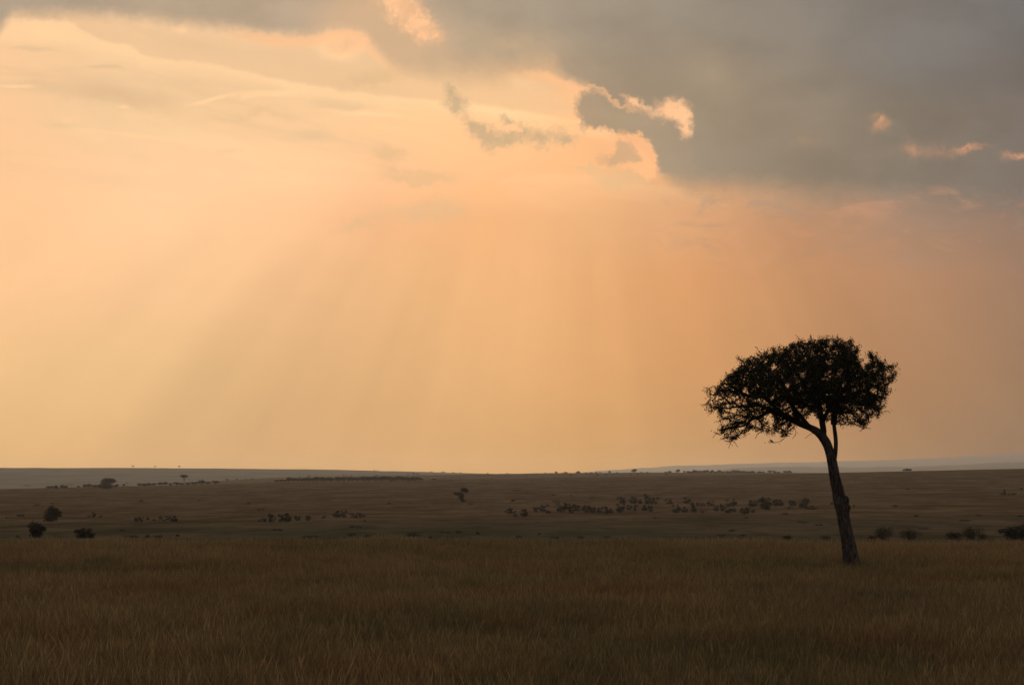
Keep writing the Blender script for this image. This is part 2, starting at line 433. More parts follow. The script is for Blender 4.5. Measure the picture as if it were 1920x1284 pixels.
def bumps(X, Y, r):
    a = np.sin(X * 0.031 + 1.3 * np.sin(Y * 0.017)) * np.sin(Y * 0.023 + 0.7 + 0.9 * np.sin(X * 0.011))
    b = np.sin(X * 0.0071 + 2.0) * np.sin(Y * 0.0053 + 1.1 * np.sin(X * 0.0029))
    c = np.sin(X * 0.11 + np.sin(Y * 0.07)) * np.sin(Y * 0.13 + 0.5)
    g = np.clip((r - 200) / 400, 0, 1)
    q = np.clip((r - 9000) / 8000, 0, 1) * 2
    return g * (0.28 * a + 0.55 * b) * (1 + 4 * q) + 0.05 * c * np.clip((110 - r) / 40, 0, 1)


def terrain(az, r):
    """az, r arrays of the same shape (slow path) -> z"""
    az = np.asarray(az, float); r = np.asarray(r, float)
    Z = controls(az_px(az))
    out = np.empty(az.shape)
    for i in np.ndindex(az.shape):
        out[i] = pchip(Z[i][None], math.log(max(r[i], 0.51)))[0]
    return out + bumps(r * np.sin(az), r * np.cos(az), r)


rings = np.exp(np.linspace(math.log(4), math.log(32000), 250))
rings = np.unique(np.concatenate([[0.5, 2.0], rings, CTRL_R[1:], np.arange(66, 110, 2.0)]))
dense = np.linspace(R(-19), R(19), 300)
left = -np.concatenate([np.linspace(R(19.5), R(35), 12), np.linspace(R(40), R(180), 26)])[::-1]
azs = np.concatenate([left, dense, -left[1:][::-1]])
Zc = controls(az_px(azs))
rows_z = np.stack([pchip(Zc, math.log(rr)) for rr in rings])           # (nr, na)
AZ, RR = np.meshgrid(azs, rings)
GX, GY = RR * np.sin(AZ), RR * np.cos(AZ)
GZ = rows_z + bumps(GX, GY, RR)


def ground_z(x, y):
    """bilinear lookup in the built mesh"""
    r = math.hypot(x, y); a = math.atan2(x, y)
    j = int(np.clip(np.searchsorted(azs, a) - 1, 0, len(azs) - 2))
    i = int(np.clip(np.searchsorted(rings, r) - 1, 0, len(rings) - 2))
    u = (a - azs[j]) / (azs[j + 1] - azs[j]); v = (r - rings[i]) / (rings[i + 1] - rings[i])
    return float((1 - v) * ((1 - u) * GZ[i, j] + u * GZ[i, j + 1]) + v * ((1 - u) * GZ[i + 1, j] + u * GZ[i + 1, j + 1]))


def build_ground(mat):
    nr, na = GX.shape
    V = np.stack([GX, GY, GZ], -1).reshape(-1, 3)
    idx = np.arange(nr * na).reshape(nr, na)
    nxt = np.roll(idx, -1, axis=1)
    q = np.stack([idx[:-1, :-1], idx[1:, :-1], idx[1:, 1:], idx[:-1, 1:]], -1).reshape(-1, 4)
    q = q[:, ::-1]
    # close seam behind the camera
    s = np.stack([idx[:-1, -1], idx[:-1, 0], idx[1:, 0], idx[1:, -1]], -1)
    faces = np.concatenate([q, s])
    o = mesh_obj('ground', V, faces, mat, smooth=True)
    return tag(o, kind='structure')


# ------------------------------------------------------------------ materials
def principled(name, rough=0.8, spec=0.2):
    m = bpy.data.materials.new(name); m.use_nodes = True
    N = NT(m.node_tree)
    b = N.n['Principled BSDF']
    b.inputs['Roughness'].default_value = rough
    b.inputs['Specular IOR Level'].default_value = spec
    return m, N, b


def mat_ground():
    m, N, b = principled('savanna_ground', 1.0, 0.0)
    g = N.n.new('ShaderNodeNewGeometry')
    p = g.outputs['Position']
    x, y, z = N.sep(p)
    r = N.vm('LENGTH', p)
    big = N.noise(p, 0.004, 4, 0.6)
    mid = N.noise(p, 0.022, 5, 0.65, dist=0.4)
    fine = N.noise(p, 0.16, 5, 0.7)
    straw = N.mix(N.ss(mid, 0.35, 0.65), (0.115, 0.078, 0.044), (0.200, 0.136, 0.078))
    green = N.mix(N.ss(fine, 0.3, 0.7), (0.064, 0.065, 0.037), (0.106, 0.101, 0.057))
    # greener floor of the shallow valley, and streaks of green on the slope
    vfl = N.mul(N.ss(r, 780, 520), N.ss(big, 0.30, 0.60))
    f = N.m('MAXIMUM', N.mul(vfl, 0.95), N.ss(N.add(N.mul(mid, 0.6), N.mul(big, 0.4)), 0.52, 0.66, 0, 0.55))
    c = N.mix(f, straw, green)
    str2 = N.noise(N.vm('MULTIPLY', p, (1, 0.28, 1)), 0.055, 5, 0.7, dist=0.8)
    c = N.vm('SCALE', c, scale=N.ss(str2, 0.34, 0.66, 0.72, 1.22))
    c = N.mix(N.ss(fine, 0.57, 0.66, 0, 0.8), c, (0.065, 0.052, 0.034))
    c = N.mix(N.ss(fine, 0.40, 0.26, 0, 0.4), c, (0.31, 0.205, 0.115))
    # soil under the tall near grass
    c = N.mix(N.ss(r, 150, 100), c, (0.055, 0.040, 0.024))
    # far country, paler and bluer: some distance haze put into the base colour
    c = N.mix(N.ss(r, 4800, 6500), c, N.mix(N.ss(N.noise(p, 0.0035, 5, 0.7), 0.4, 0.62), (0.085, 0.100, 0.085), (0.14, 0.150, 0.120)))
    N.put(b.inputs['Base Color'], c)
    bp = N.n.new('ShaderNodeBump'); bp.inputs['Strength'].default_value = 0.6; bp.inputs['Distance'].default_value = 1.2
    N.l.new(fine, bp.inputs['Height']); N.l.new(bp.outputs[0], b.inputs['Normal'])
    return m


def mat_grass():
    m, N, b = principled('dry_grass', 0.75, 0.1)
    g = N.n.new('ShaderNodeNewGeometry'); p = g.outputs['Position']
    at = N.n.new('ShaderNodeAttribute'); at.attribute_name = 'tint'
    t = at.outputs['Fac']
    n1 = N.noise(p, 0.16, 4, 0.6)
    n2 = N.noise(N.vm('MULTIPLY', p, (1, 1, 0)), 0.045, 3, 0.6)
    n3 = N.noise(p, 0.55, 4, 0.6)
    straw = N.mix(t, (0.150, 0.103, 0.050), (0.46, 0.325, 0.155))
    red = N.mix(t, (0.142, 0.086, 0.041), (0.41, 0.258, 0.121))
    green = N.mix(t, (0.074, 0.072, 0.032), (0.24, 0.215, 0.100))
    c = N.mix(N.ss(n1, 0.48, 0.62), straw, red)
    gf = N.ss(N.add(N.mul(n2, 0.55), N.mul(n3, 0.45)), 0.47, 0.58)
    c = N.mix(N.mul(gf, 0.68), c, green)
    N.put(b.inputs['Base Color'], c)
    tr = N.n.new('ShaderNodeBsdfTranslucent'); N.put(tr.inputs[0], c)
    mx = N.n.new('ShaderNodeMixShader'); mx.inputs[0].default_value = 0.22
    N.l.new(b.outputs[0], mx.inputs[1]); N.l.new(tr.outputs[0], mx.inputs[2])
    N.l.new(mx.outputs[0], N.n['Material Output'].inputs[0])
    return m


def mat_leaf(name, a, bcol, trans=0.15):
    m, N, b = principled(name, 0.8, 0.05)
    g = N.n.new('ShaderNodeNewGeometry')
    c = N.mix(g.outputs['Random Per Island'], a, bcol)
    N.put(b.inputs['Base Color'], c)
    tr = N.n.new('ShaderNodeBsdfTranslucent'); N.put(tr.inputs[0], c)
    mx = N.n.new('ShaderNodeMixShader'); mx.inputs[0].default_value = trans
    N.l.new(b.outputs[0], mx.inputs[1]); N.l.new(tr.outputs[0], mx.inputs[2])
    N.l.new(mx.outputs[0], N.n['Material Output'].inputs[0])
    return m


def mat_bark():
    m, N, b = principled('rough_bark', 0.9, 0.15)
    tc = N.n.new('ShaderNodeTexCoord'); p = tc.outputs['Object']
    v = N.vm('MULTIPLY', p, (9.0, 9.0, 1.7))
    n = N.noise(v, 2.0, 6, 0.7, dist=1.0)
    n2 = N.noise(p, 1.3, 3, 0.6)
    c = N.mix(N.ss(n, 0.38, 0.62), (0.030, 0.022, 0.018), (0.19, 0.145, 0.115))
    c = N.mix(N.ss(n2, 0.5, 0.7, 0, 0.5), c, (0.17, 0.14, 0.115))
    N.put(b.inputs['Base Color'], c)
    bp = N.n.new('ShaderNodeBump'); bp.inputs['Strength'].default_value = 1.0; bp.inputs['Distance'].default_value = 0.06
    N.l.new(n, bp.inputs['Height']); N.l.new(bp.outputs[0], b.inputs['Normal'])
    return m


def mat_plain(name, col, rough=0.7):
    m, N, b = principled(name, rough, 0.3)
    g = N.n.new('ShaderNodeTexCoord')
    n = N.noise(g.outputs['Object'], 30, 4, 0.6)
    N.put(b.inputs['Base Color'], N.mix(n, tuple(v * 0.7 for v in col), tuple(v * 1.3 for v in col)))
    return m


M_ground = mat_ground(); M_grass = mat_grass(); M_bark = mat_bark()
M_leaf = mat_leaf('acacia_leaves', (0.022, 0.026, 0.012), (0.050, 0.055, 0.025), 0.06)
M_bush = mat_leaf('bush_leaves', (0.010, 0.014, 0.009), (0.026, 0.032, 0.020), 0.03)
M_scrub = mat_leaf('scrub_leaves', (0.007, 0.022, 0.016), (0.022, 0.042, 0.030), 0.06)
M_wisp = mat_leaf('thicket_leaves', (0.040, 0.040, 0.020), (0.075, 0.070, 0.036), 0.15)
M_twig = mat_plain('twig_bark', (0.055, 0.043, 0.033))

build_ground(M_ground)

# ------------------------------------------------------------------ grass field (one object, cannot be counted)
def build_grass():
    K = 8
    verts, faces, tint, tid = [], [], [], []
    for k in range(K):
        g = np.random.default_rng(100 + k)
        nb = 700
        # blades gather into tufts
        nt = 24
        tx, ty = g.uniform(-.65, .65, nt), g.uniform(-.65, .65, nt)
        th = g.uniform(0.70, 1.10, nt); tl = g.normal(0, .10, (nt, 2))
        for i in range(nb):
            q = g.integers(nt)
            loose = g.random() < .3
            x0 = g.uniform(-.65, .65) if loose else tx[q] + g.normal(0, .085)
            y0 = g.uniform(-.65, .65) if loose else ty[q] + g.normal(0, .085)
            H = (0.58 if not loose else 0.5) * th[q] * g.uniform(.62, 1.12)
            tall = g.random() < .008
            if tall: H = .62 * g.uniform(1.0, 1.3)
            lean = g.normal(0, .13, 2) + tl[q] + np.array([0.03, 0.0])
            bend = g.normal(0, .16, 2)
            wd = g.uniform(.0017, .0038)
            ang = g.uniform(0, math.pi)
            dx, dy = math.cos(ang) * wd, math.sin(ang) * wd
            head = tall or g.random() < .38
            tc = .95 if tall else float(np.clip(g.beta(1.1, 2.3) * 1.15, 0, 1))
            ts = [0, .35, .7, .86, 1.0] if head else [0, .4, .75, 1.0]
            wf = [1, .8, .45, 1.9, .3] if head else [1, .9, .6, .08]
            base = len(verts)
            for t, f in zip(ts, wf):
                px = x0 + lean[0] * t * H + bend[0] * t * t * H
                py = y0 + lean[1] * t * H + bend[1] * t * t * H
                pz = H * t
                verts.append((px - dx * f, py - dy * f, pz)); verts.append((px + dx * f, py + dy * f, pz))
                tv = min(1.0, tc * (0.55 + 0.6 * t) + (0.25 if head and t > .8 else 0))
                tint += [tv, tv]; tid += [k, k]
            for s in range(len(ts) - 1):
                a = base + 2 * s
                faces.append((a, a + 1, a + 3, a + 2))
    # scatter points: fan in front of the camera, and a margin round it
    pts, rot, scl, pick = [], [], [], []
    g = np.random.default_rng(5)
    r = 14.0
    while r < 108:
        step = 0.62 if r < 50 else 0.72
        half = R(21)
        n = int(2 * half * r / step)
        for j in range(n):
            a = -half + (j + g.uniform(0, 1)) * 2 * half / n
            rr = r + g.uniform(-.35, .35)
            x, y = rr * math.sin(a), rr * math.cos(a)
            pts.append((x, y, ground_z(x, y) - 0.02))
            rot.append(g.uniform(0, 6.283))
            hv = mnoise.fractal(Vector((x * .12, y * .12, 2.0)), 1.0, 2.0, 3)
            s = 1.0 + (0.22 * hv + g.uniform(-.12, .12)) * (1.0 if r < 70 else .45)
            # thinner, trampled patches
            scl.append(max(.55, s)); pick.append(int(g.integers(K)))
        r += step
    nv = len(verts); npnt = len(pts)
    me = bpy.data.meshes.new('grass')
    me.from_pydata([tuple(v) for v in verts] + pts, [], faces)
    def attr(nm, ty, vals):
        a = me.attributes.new(nm, ty, 'POINT'); a.data.foreach_set('value', vals)
    attr('tint', 'FLOAT', tint + [0.0] * npnt)
    attr('tuft', 'INT', tid + [-1] * npnt)
    attr('turn', 'FLOAT', [0.0] * nv + rot)
    attr('grow', 'FLOAT', [0.0] * nv + scl)
    attr('pick', 'INT', [0] * nv + pick)
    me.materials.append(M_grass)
    o = link(bpy.data.objects.new('grass', me))
    tree = bpy.data.node_groups.new('grass_scatter', 'GeometryNodeTree')
    tree.interface.new_socket('Geometry', in_out='INPUT', socket_type='NodeSocketGeometry')
    tree.interface.new_socket('Geometry', in_out='OUTPUT', socket_type='NodeSocketGeometry')
    nn, ll = tree.nodes, tree.links
    gi, go = nn.new('NodeGroupInput'), nn.new('NodeGroupOutput')

    def named(nm, ty):
        n = nn.new('GeometryNodeInputNamedAttribute'); n.data_type = ty; n.inputs[0].default_value = nm
        return n.outputs[0]

    def pickout(k):
        c = nn.new('FunctionNodeCompare'); c.data_type = 'INT'; c.operation = 'EQUAL'
        ll.new(named('tuft', 'INT'), c.inputs[2]); c.inputs[3].default_value = k
        s = nn.new('GeometryNodeSeparateGeometry'); s.domain = 'POINT'
        ll.new(gi.outputs[0], s.inputs[0]); ll.new(c.outputs[0], s.inputs[1])
        return s.outputs[0]
    jn = nn.new('GeometryNodeJoinGeometry')
    for k in reversed(range(K)):
        t = nn.new('GeometryNodeGeometryToInstance')
        ll.new(pickout(k), t.inputs[0]); ll.new(t.outputs[0], jn.inputs[0])
    mp = nn.new('GeometryNodeMeshToPoints'); ll.new(pickout(-1), mp.inputs[0])
    ip = nn.new('GeometryNodeInstanceOnPoints')
    ll.new(mp.outputs[0], ip.inputs['Points']); ll.new(jn.outputs[0], ip.inputs['Instance'])
    ip.inputs['Pick Instance'].default_value = True
    ll.new(named('pick', 'INT'), ip.inputs['Instance Index'])
    cx = nn.new('ShaderNodeCombineXYZ'); ll.new(named('turn', 'FLOAT'), cx.inputs[2])
    er = nn.new('FunctionNodeEulerToRotation'); ll.new(cx.outputs[0], er.inputs[0])
    ll.new(er.outputs[0], ip.inputs['Rotation'])
    ll.new(named('grow', 'FLOAT'), ip.inputs['Scale'])
    ll.new(ip.outputs[0], go.inputs[0])
    md = o.modifiers.new('scatter', 'NODES'); md.node_group = tree
    tag(o, 'tall dry golden brown grass covering the whole near field', 'grass', kind='stuff')
    print('grass tufts', npnt)


build_grass()

# ------------------------------------------------------------------ tubes
def tube(V, Fc, pts, rad, n=6, rough=0.0, seed=0, cap=True):
    """sweep a ring along pts; appends to V, Fc"""
    pts = [np.array(p, float) for p in pts]
    base = len(V)
    up = None
    for i, p in enumerate(pts):
        t = pts[min(i + 1, len(pts) - 1)] - pts[max(i - 1, 0)]
        t /= (np.linalg.norm(t) + 1e-9)
        if up is None:
            a = np.array([0, 1.0, 0]) if abs(t[1]) < .9 else np.array([1.0, 0, 0])
        else:
            a = up
        a = a - t * np.dot(a, t); a /= (np.linalg.norm(a) + 1e-9); up = a
        b = np.cross(t, a)
        for k in range(n):
            th = 2 * math.pi * k / n
            r = rad[i]
            if rough:
                v = mnoise.fractal(Vector((math.cos(th) * 2.6 + seed, math.sin(th) * 2.6, p[2] * .7)), 1.0, 2.1, 4)
                v2 = mnoise.fractal(Vector((math.cos(th) * 9 + seed, math.sin(th) * 9, p[2] * 1.6)), 1.0, 2.1, 3)
                r = r * (1 + rough * v + rough * 0.45 * v2)
            V.append(p + (math.cos(th) * a + math.sin(th) * b) * r)
    for i in range(len(pts) - 1):
        for k in range(n):
            k2 = (k + 1) % n
            Fc.append((base + i * n + k, base + i * n + k2, base + (i + 1) * n + k2, base + (i + 1) * n + k))
    if cap:
        Fc.append(tuple(base + (len(pts) - 1) * n + k for k in range(n)))
        Fc.append(tuple(base + k for k in reversed(range(n))))


def resample(ctrl, m):
    """Catmull-Rom through control rows (any width) -> m samples per span"""
    c = np.array(ctrl, float); c = np.vstack([2 * c[0] - c[1], c, 2 * c[-1] - c[-2]])
    out = []
    for i in range(1, len(c) - 2):
        for j in range(m):
            t = j / m
            out.append(.5 * ((2 * c[i]) + (-c[i - 1] + c[i + 1]) * t + (2 * c[i - 1] - 5 * c[i] + 4 * c[i + 1] - c[i + 2]) * t * t + (-c[i - 1] + 3 * c[i] - 3 * c[i + 1] + c[i + 2]) * t ** 3))
    out.append(c[-2])
    return np.array(out)


# ------------------------------------------------------------------ the lone tree
TD = 63.5
MPP = TD / F


def tl(px, py, dep=0.0):
    """photo point at the tree's distance -> local point relative to the tree base"""
    d = ray(px, py); s = TD / d[1]
    return np.array([d[0] * s, TD + dep, ZC + d[2] * s])


BX = tl(1599, 1060)[0]
BZ = ground_z(BX, TD)
BASE = np.array([BX, TD, BZ])


def build_tree():
    root = empty('acacia_tree', tuple(BASE))
    tag(root, 'lone tall acacia tree with flat wind-swept crown on a leaning bare trunk in the grass', 'tree')
    L = lambda px, py, dep=0.0: tl(px, py, dep) - BASE
    # --- trunk and the two stems
    V, Fc = [], []
    main = [(1602, 1105, 0, 20), (1599, 1075, 0, 17), (1597, 1054, 0, 15.0), (1592, 1028, 0, 13.0), (1587.5, 1004, 0, 12.0), (1583, 980, .02, 11.8), (1579, 957, .03, 11.6), (1575, 938, .03, 11.5), (1571.5, 920, .03, 10.6),
            (1567, 900, .02, 9.8), (1563.5, 882, .0, 9.5), (1560, 864, 0, 9.2), (1555.5, 848, -.03, 8.4), (1550.5, 833, -.04, 8.2), (1542, 819, -.05, 8.0), (1531, 809, -.06, 7.0), (1519, 802, -.06, 6.0)]
    c = resample([(*L(a, b, d), w * MPP) for a, b, d, w in main], 7)
    tube(V, Fc, c[:, :3], c[:, 3], 44, rough=0.15, seed=1)
    right = [(1562, 872, .05, 5.0), (1565.5, 856, .06, 4.6), (1567.5, 842, .06, 4.0), (1567.8, 826, .06, 3.8), (1566, 808, .07, 3.7), (1564.5, 793, .08, 3.4), (1566, 776, .1, 3.0)]
    c = resample([(*L(a, b, d), w * MPP) for a, b, d, w in right], 6)
    tube(V, Fc, c[:, :3], c[:, 3], 18, rough=0.10, seed=9)
    mid = [(1549, 838, -.02, 5.5), (1547, 824, -.02, 5.0), (1544, 808, -.02, 4.4), (1541, 790, -.05, 3.8), (1537, 765, -.15, 3.2)]
    c = resample([(*L(a, b, d), w * MPP) for a, b, d, w in mid], 6)
    tube(V, Fc, c[:, :3], c[:, 3], 18, rough=0.10, seed=14)
    # burl and scar on the right flank, root flare
    for (a, b, w, h, dep) in [(1587.5, 938, 4.2, 8, -.05), (1590, 951, 3.2, 7, -.08), (1602, 1034, 5, 9, -.05)]:
        cc = resample([(*L(a - 1, b - h, dep + .05), .4 * w * MPP), (*L(a, b - h * .5, dep), .9 * w * MPP), (*L(a + .5, b, dep), w * MPP), (*L(a, b + h * .7, dep), .8 * w * MPP), (*L(a + 1, b + h * 1.2, dep + .05), .3 * w * MPP)], 5)
        tube(V, Fc, cc[:, :3], cc[:, 3], 16, rough=0.22, seed=a)
    for k in range(5):
        an = k * 1.26 + .3
        e = np.array([math.cos(an), math.sin(an), 0])
        p0 = L(1598, 1050)
        cc = resample([(*(p0 + e * .06 + [0, 0, .05]), .10), (*(p0 + e * .14 + [0, 0, -.2]), .11), (*(p0 + e * .30 + [0, 0, -.75]), .10)], 5)
        tube(V, Fc, cc[:, :3], cc[:, 3], 10, rough=0.15, seed=k)
    mesh_obj('trunk', V, Fc, M_bark, root, smooth=True)

    # --- crown: limbs, then branches that grow into the crown's volume
    outline = np.array([(1323, 760), (1326, 735), (1348, 720), (1367, 706), (1376, 690), (1390, 677), (1415, 667), (1434, 657), (1460, 646), (1478, 648), (1492, 640), (1509, 639), (1536, 635), (1552, 634), (1578, 637), (1597, 634),
                        (1612, 645), (1609, 664), (1619, 680), (1632, 671), (1647, 672), (1662, 683), (1673, 684), (1677, 699), (1667, 716), (1664, 735), (1659, 750), (1654, 766), (1662, 774), (1642, 783), (1627, 789), (1622, 804), (1607, 806),
                        (1594, 791), (1584, 800), (1571, 792), (1548, 792), (1530, 782), (1502, 790), (1490, 800), (1480, 818), (1447, 818), (1434, 808), (1402, 808), (1381, 826), (1362, 829), (1337, 806), (1358, 789), (1332, 777)], float)

    def inside(p):
        x, y = p; c = False
        n = len(outline); j = n - 1
        for i in range(n):
            xi, yi = outline[i]; xj, yj = outline[j]
            if (yi > y) != (yj > y) and x < (xj - xi) * (y - yi) / (yj - yi) + xi:
                c = not c
            j = i
        return c

    def edge_dist(p):
        a = outline; b = np.roll(outline, -1, axis=0)
        ab = b - a; ap = np.array(p) - a
        t = np.clip((ap * ab).sum(1) / (ab * ab).sum(1), 0, 1)
        return np.min(np.linalg.norm(ap - ab * t[:, None], axis=1))
    gaps = [(1446, 789, 9), (1398, 742, 9), (1470, 745, 7), (1366, 765, 6), (1418, 790, 7), (1344, 790, 8), (1484, 768, 7), (1548, 778, 7), (1568, 745, 6), (1638, 732, 6), (1610, 750, 5), (1390, 800, 5), (1536, 666, 4), (1600, 780, 6)]
    g = np.random.default_rng(21)
    att, info = [], []
    while len(att) < 4600:
        p = (g.uniform(1320, 1680), g.uniform(632, 832))
        if not inside(p): continue
        ed = edge_dist(p)
        if p[1] < 700 and p[0] < 1625 and ed < 2: continue
        if p[0] < 1640 and ed < 10 and mnoise.noise(Vector((p[0] * .075, p[1] * .075, 3.0))) < -.16: continue
        sparse = p[1] > 738 + (p[0] - 1330) * .12 and p[0] < 1500
        if any((p[0] - a) ** 2 + (p[1] - b) ** 2 < c * c for a, b, c in gaps): continue
        hd = 2.35 * math.sqrt(max(0.05, 1 - ((p[0] - 1502) / 190) ** 2)) * math.sqrt(min(1, (ed + 6) / 55))
        if sparse: hd *= .7
        dep = g.uniform(-1, 1) * hd
        # perspective: keep the silhouette where it is at any depth
        q = tl(*p); s = (TD + dep) / TD
        att.append(np.array([q[0] * s, TD + dep, ZC + (q[2] - ZC) * s]) - BASE)
    att = np.array(att)

    nodes, par = [], []

    def add_path(ctrl, parent=None, m=6):
        c = resample([L(*a) for a in ctrl], m)
        pi = parent
        ids = []
        for i, p in enumerate(c):
            if parent is not None and i == 0: ids.append(parent); continue
            nodes.append(p); par.append(-1 if pi is None else pi); pi = len(nodes) - 1
            ids.append(pi)
        return ids
    a0 = add_path([(1531, 809, -.06), (1519, 802, -.06), (1497, 793, -.1), (1468, 779, -.2), (1442, 769, -.3), (1418, 760, -.45), (1398, 764, -.6)])
    add_path([(1468, 779, -.2), (1451, 760, .2), (1436, 744, .4), (1408, 741, .55), (1392, 733, .7)], a0[18])
    add_path([(1519, 802, -.06), (1500, 772, .6), (1476, 735, 1.1), (1446, 702, 1.3)], a0[6])
    add_path([(1497, 793, -.1), (1482, 765, -.7), (1458, 725, -1.2), (1425, 698, -1.3)], a0[12])
    add_path([(1442, 768, -.3), (1424, 781, -.2), (1411, 784, -.1), (1400, 796, 0)], a0[24])
    b0 = add_path([(1544, 808, -.02), (1541, 790, -.05), (1536, 762, -.15), (1526, 718, -.4), (1512, 680, -.5)])
    add_path([(1541, 790, -.05), (1556, 752, -.7), (1572, 702, -1.2), (1580, 668, -1.2)], b0[6])
    add_path([(1536, 762, -.15), (1512, 728, .2), (1494, 690, .4)], b0[12])
    c0 = add_path([(1564.5, 793, .08), (1566, 775, .1), (1576, 745, .2), (1597, 716, .4), (1628, 700, .5)])
    add_path([(1566, 775, .1), (1552, 738, .8), (1547, 692, 1.2), (1560, 662, 1.2)], c0[6])
    add_path([(1576, 745, .2), (1604, 756, -.3), (1634, 748, -.6)], c0[12])
    add_path([(1566, 775, .1), (1590, 775, -.4), (1608, 790, -.5)], c0[6])
    nodes = [np.array(n) for n in nodes]
    STEP, KILL, INF = 0.10, 0.135, 1.1
    alive = np.ones(len(att), bool)
    for it in range(90):
        kd = kdtree.KDTree(len(nodes))
        for i, p in enumerate(nodes): kd.insert(p, i)
        kd.balance()
        acc = {}
        for i in np.nonzero(alive)[0]:
            co, j, dd = kd.find(att[i])
            if dd < KILL:
                alive[i] = False; continue
            if dd > INF: continue
            v = (att[i] - nodes[j]) / dd
            acc.setdefault(j, []).append(v)
        if not acc: break
        for j, vs in acc.items():
            v = np.sum(vs, 0)
            ln = np.linalg.norm(v)
            if ln < 1e-4: continue
            v = v / ln
            if par[j] >= 0:
                pv = nodes[j] - nodes[par[j]]; pv /= (np.linalg.norm(pv) + 1e-9)
                v = v + .25 * pv
            v = v + g.normal(0, .22, 3); v /= np.linalg.norm(v)
            nodes.append(nodes[j] + v * STEP); par.append(j)
        if it > 4 and len(nodes) > 9000: break
    # terminal whiskers
    whisk = set()
    kids = [0] * len(nodes)
    for p in par:
        if p >= 0: kids[p] += 1
    tips = [i for i in range(len(nodes)) if kids[i] == 0]
    for i in tips:
        if par[i] < 0: continue
        for _ in range(g.integers(1, 3)):
            v = nodes[i] - nodes[par[i]]; v /= np.linalg.norm(v)
            v = v + g.normal(0, .5, 3) + [0, 0, .10]; v /= np.linalg.norm(v)
            j = i; sl = g.uniform(.04, .09)
            for _ in range(g.integers(1, 4)):
                v = v + g.normal(0, .15, 3); v /= np.linalg.norm(v)
                nodes.append(nodes[j] + v * sl); par.append(j); j = len(nodes) - 1
                whisk.add(j)
    # the stray twigs of the silhouette
    def stray(ctrl):
        kd = kdtree.KDTree(len(nodes))
        for i, p in enumerate(nodes): kd.insert(p, i)
        kd.balance()
        c = resample([L(*a) for a in ctrl], 4)
        _, j, _ = kd.find(c[0])
        for p in c:
            nodes.append(p); par.append(j); j = len(nodes) - 1
    n_before = len(nodes)
    stray([(1506, 645, 0), (1500, 637, 0), (1492, 628, 0)])
    stray([(1540, 638, 0), (1535, 629, 0)])
    stray([(1391, 678, 0), (1386, 676, 0)])
    stray([(1378, 694, 0), (1371, 696, 0)])
    stray([(1376, 822, 0), (1370, 830, 0), (1366, 840, 0)])
    stray([(1372, 826, 0), (1378, 830, 0), (1383, 838, 0)])
    stray([(1657, 772, 0), (1664, 770, 0), (1669, 774, 0)])
    stray([(1619, 800, 0), (1627, 803, 0), (1633, 803, 0)])
    stray([(1484, 798, 0), (1491, 806, 0), (1492, 814, 0), (1486, 822, 0)])
    stray([(1430, 806, 0), (1420, 815, 0), (1416, 822, 0)])
    stray([(1529, 812, -.1), (1518, 814, -.15), (1508, 822, -.2)])
    stray([(1478, 812, 0), (1468, 824, 0), (1456, 829.5, 0), (1446, 829.3, 0), (1440, 828, 0)])
    N_ = len(nodes)
    w = np.zeros(N_)
    order = range(N_ - 1, -1, -1)
    kids = [0] * N_
    for p in par:
        if p >= 0: kids[p] += 1
    rad = np.zeros(N_)
    PW = 2.35; r0 = 0.0075
    for i in order:
        if kids[i] == 0: w[i] = r0 ** PW
        if par[i] >= 0: w[par[i]] += w[i]
    rad = w ** (1 / PW)
    rad = np.minimum(rad, 0.105)
    # smooth taper on the limbs' first nodes
    P = np.array(nodes)
    V, Fc = [], []
    for i in range(N_):
        j = par[i]
        if j < 0: continue
        d = P[i] - P[j]; ln = np.linalg.norm(d)
        if ln < 1e-5: continue
        d /= ln
        a = np.cross(d, [0.3, 1, 0.1]); a /= np.linalg.norm(a); b = np.cross(d, a)
        r1 = min(rad[j], rad[i] * 1.25); r2 = rad[i]
        n = 4 if r1 < .02 else 8
        base = len(V)
        for (c, r) in ((P[j] - d * r1 * .5, r1), (P[i] + d * r2 * .3, r2)):
            for k in range(n):
                t = 2 * math.pi * k / n
                V.append(c + (math.cos(t) * a + math.sin(t) * b) * r)
        for k in range(n):
            k2 = (k + 1) % n
            Fc.append((base + k, base + k2, base + n + k2, base + n + k))
    mesh_obj('branches', V, Fc, M_twig, root, smooth=True)
    # --- leaves in small tufts on the thin twigs
    LV, LF = [], []
    for i in range(N_):
        if rad[i] > .022: continue
        p = P[i] + BASE
        s = TD / p[1]
        px = 960 + F * (p[0] / p[1]); py = YH - F * (p[2] - ZC) / p[1]
        sparse = py > 735 + (px - 1330) * .12 and px < 1500
        lower = py > 770
        k = 29
        if sparse: k = 19 if mnoise.noise(Vector(P[i]) * 1.7 + Vector((9, 0, 0))) > -.2 else 5
        elif lower: k = 15
        if i in whisk: k = k * .42
        if i >= n_before: k = 1 if g.random() < .5 else 0
        cn = mnoise.noise(Vector(P[i]) * 2.9)
        if cn < -.10: k = k * (.30 if cn < -.2 else .6)
        for _ in range(int(k)):
            c = P[i] + g.normal(0, .045, 3)
            u = g.normal(0, 1, 3); u /= np.linalg.norm(u)
            v = np.cross(u, g.normal(0, 1, 3)); v /= np.linalg.norm(v)
            ll, ww = g.uniform(.028, .052), g.uniform(.011, .02)
            base = len(LV)
            LV += [c - u * ll * .5, c + v * ww, c + u * ll * .6, c - v * ww]
            LF.append((base, base + 1, base + 2, base + 3))
    mesh_obj('foliage', np.array(LV), np.array(LF), M_leaf, root)
    print('tree nodes', N_, 'leaves', len(LF))
    return root


build_tree()


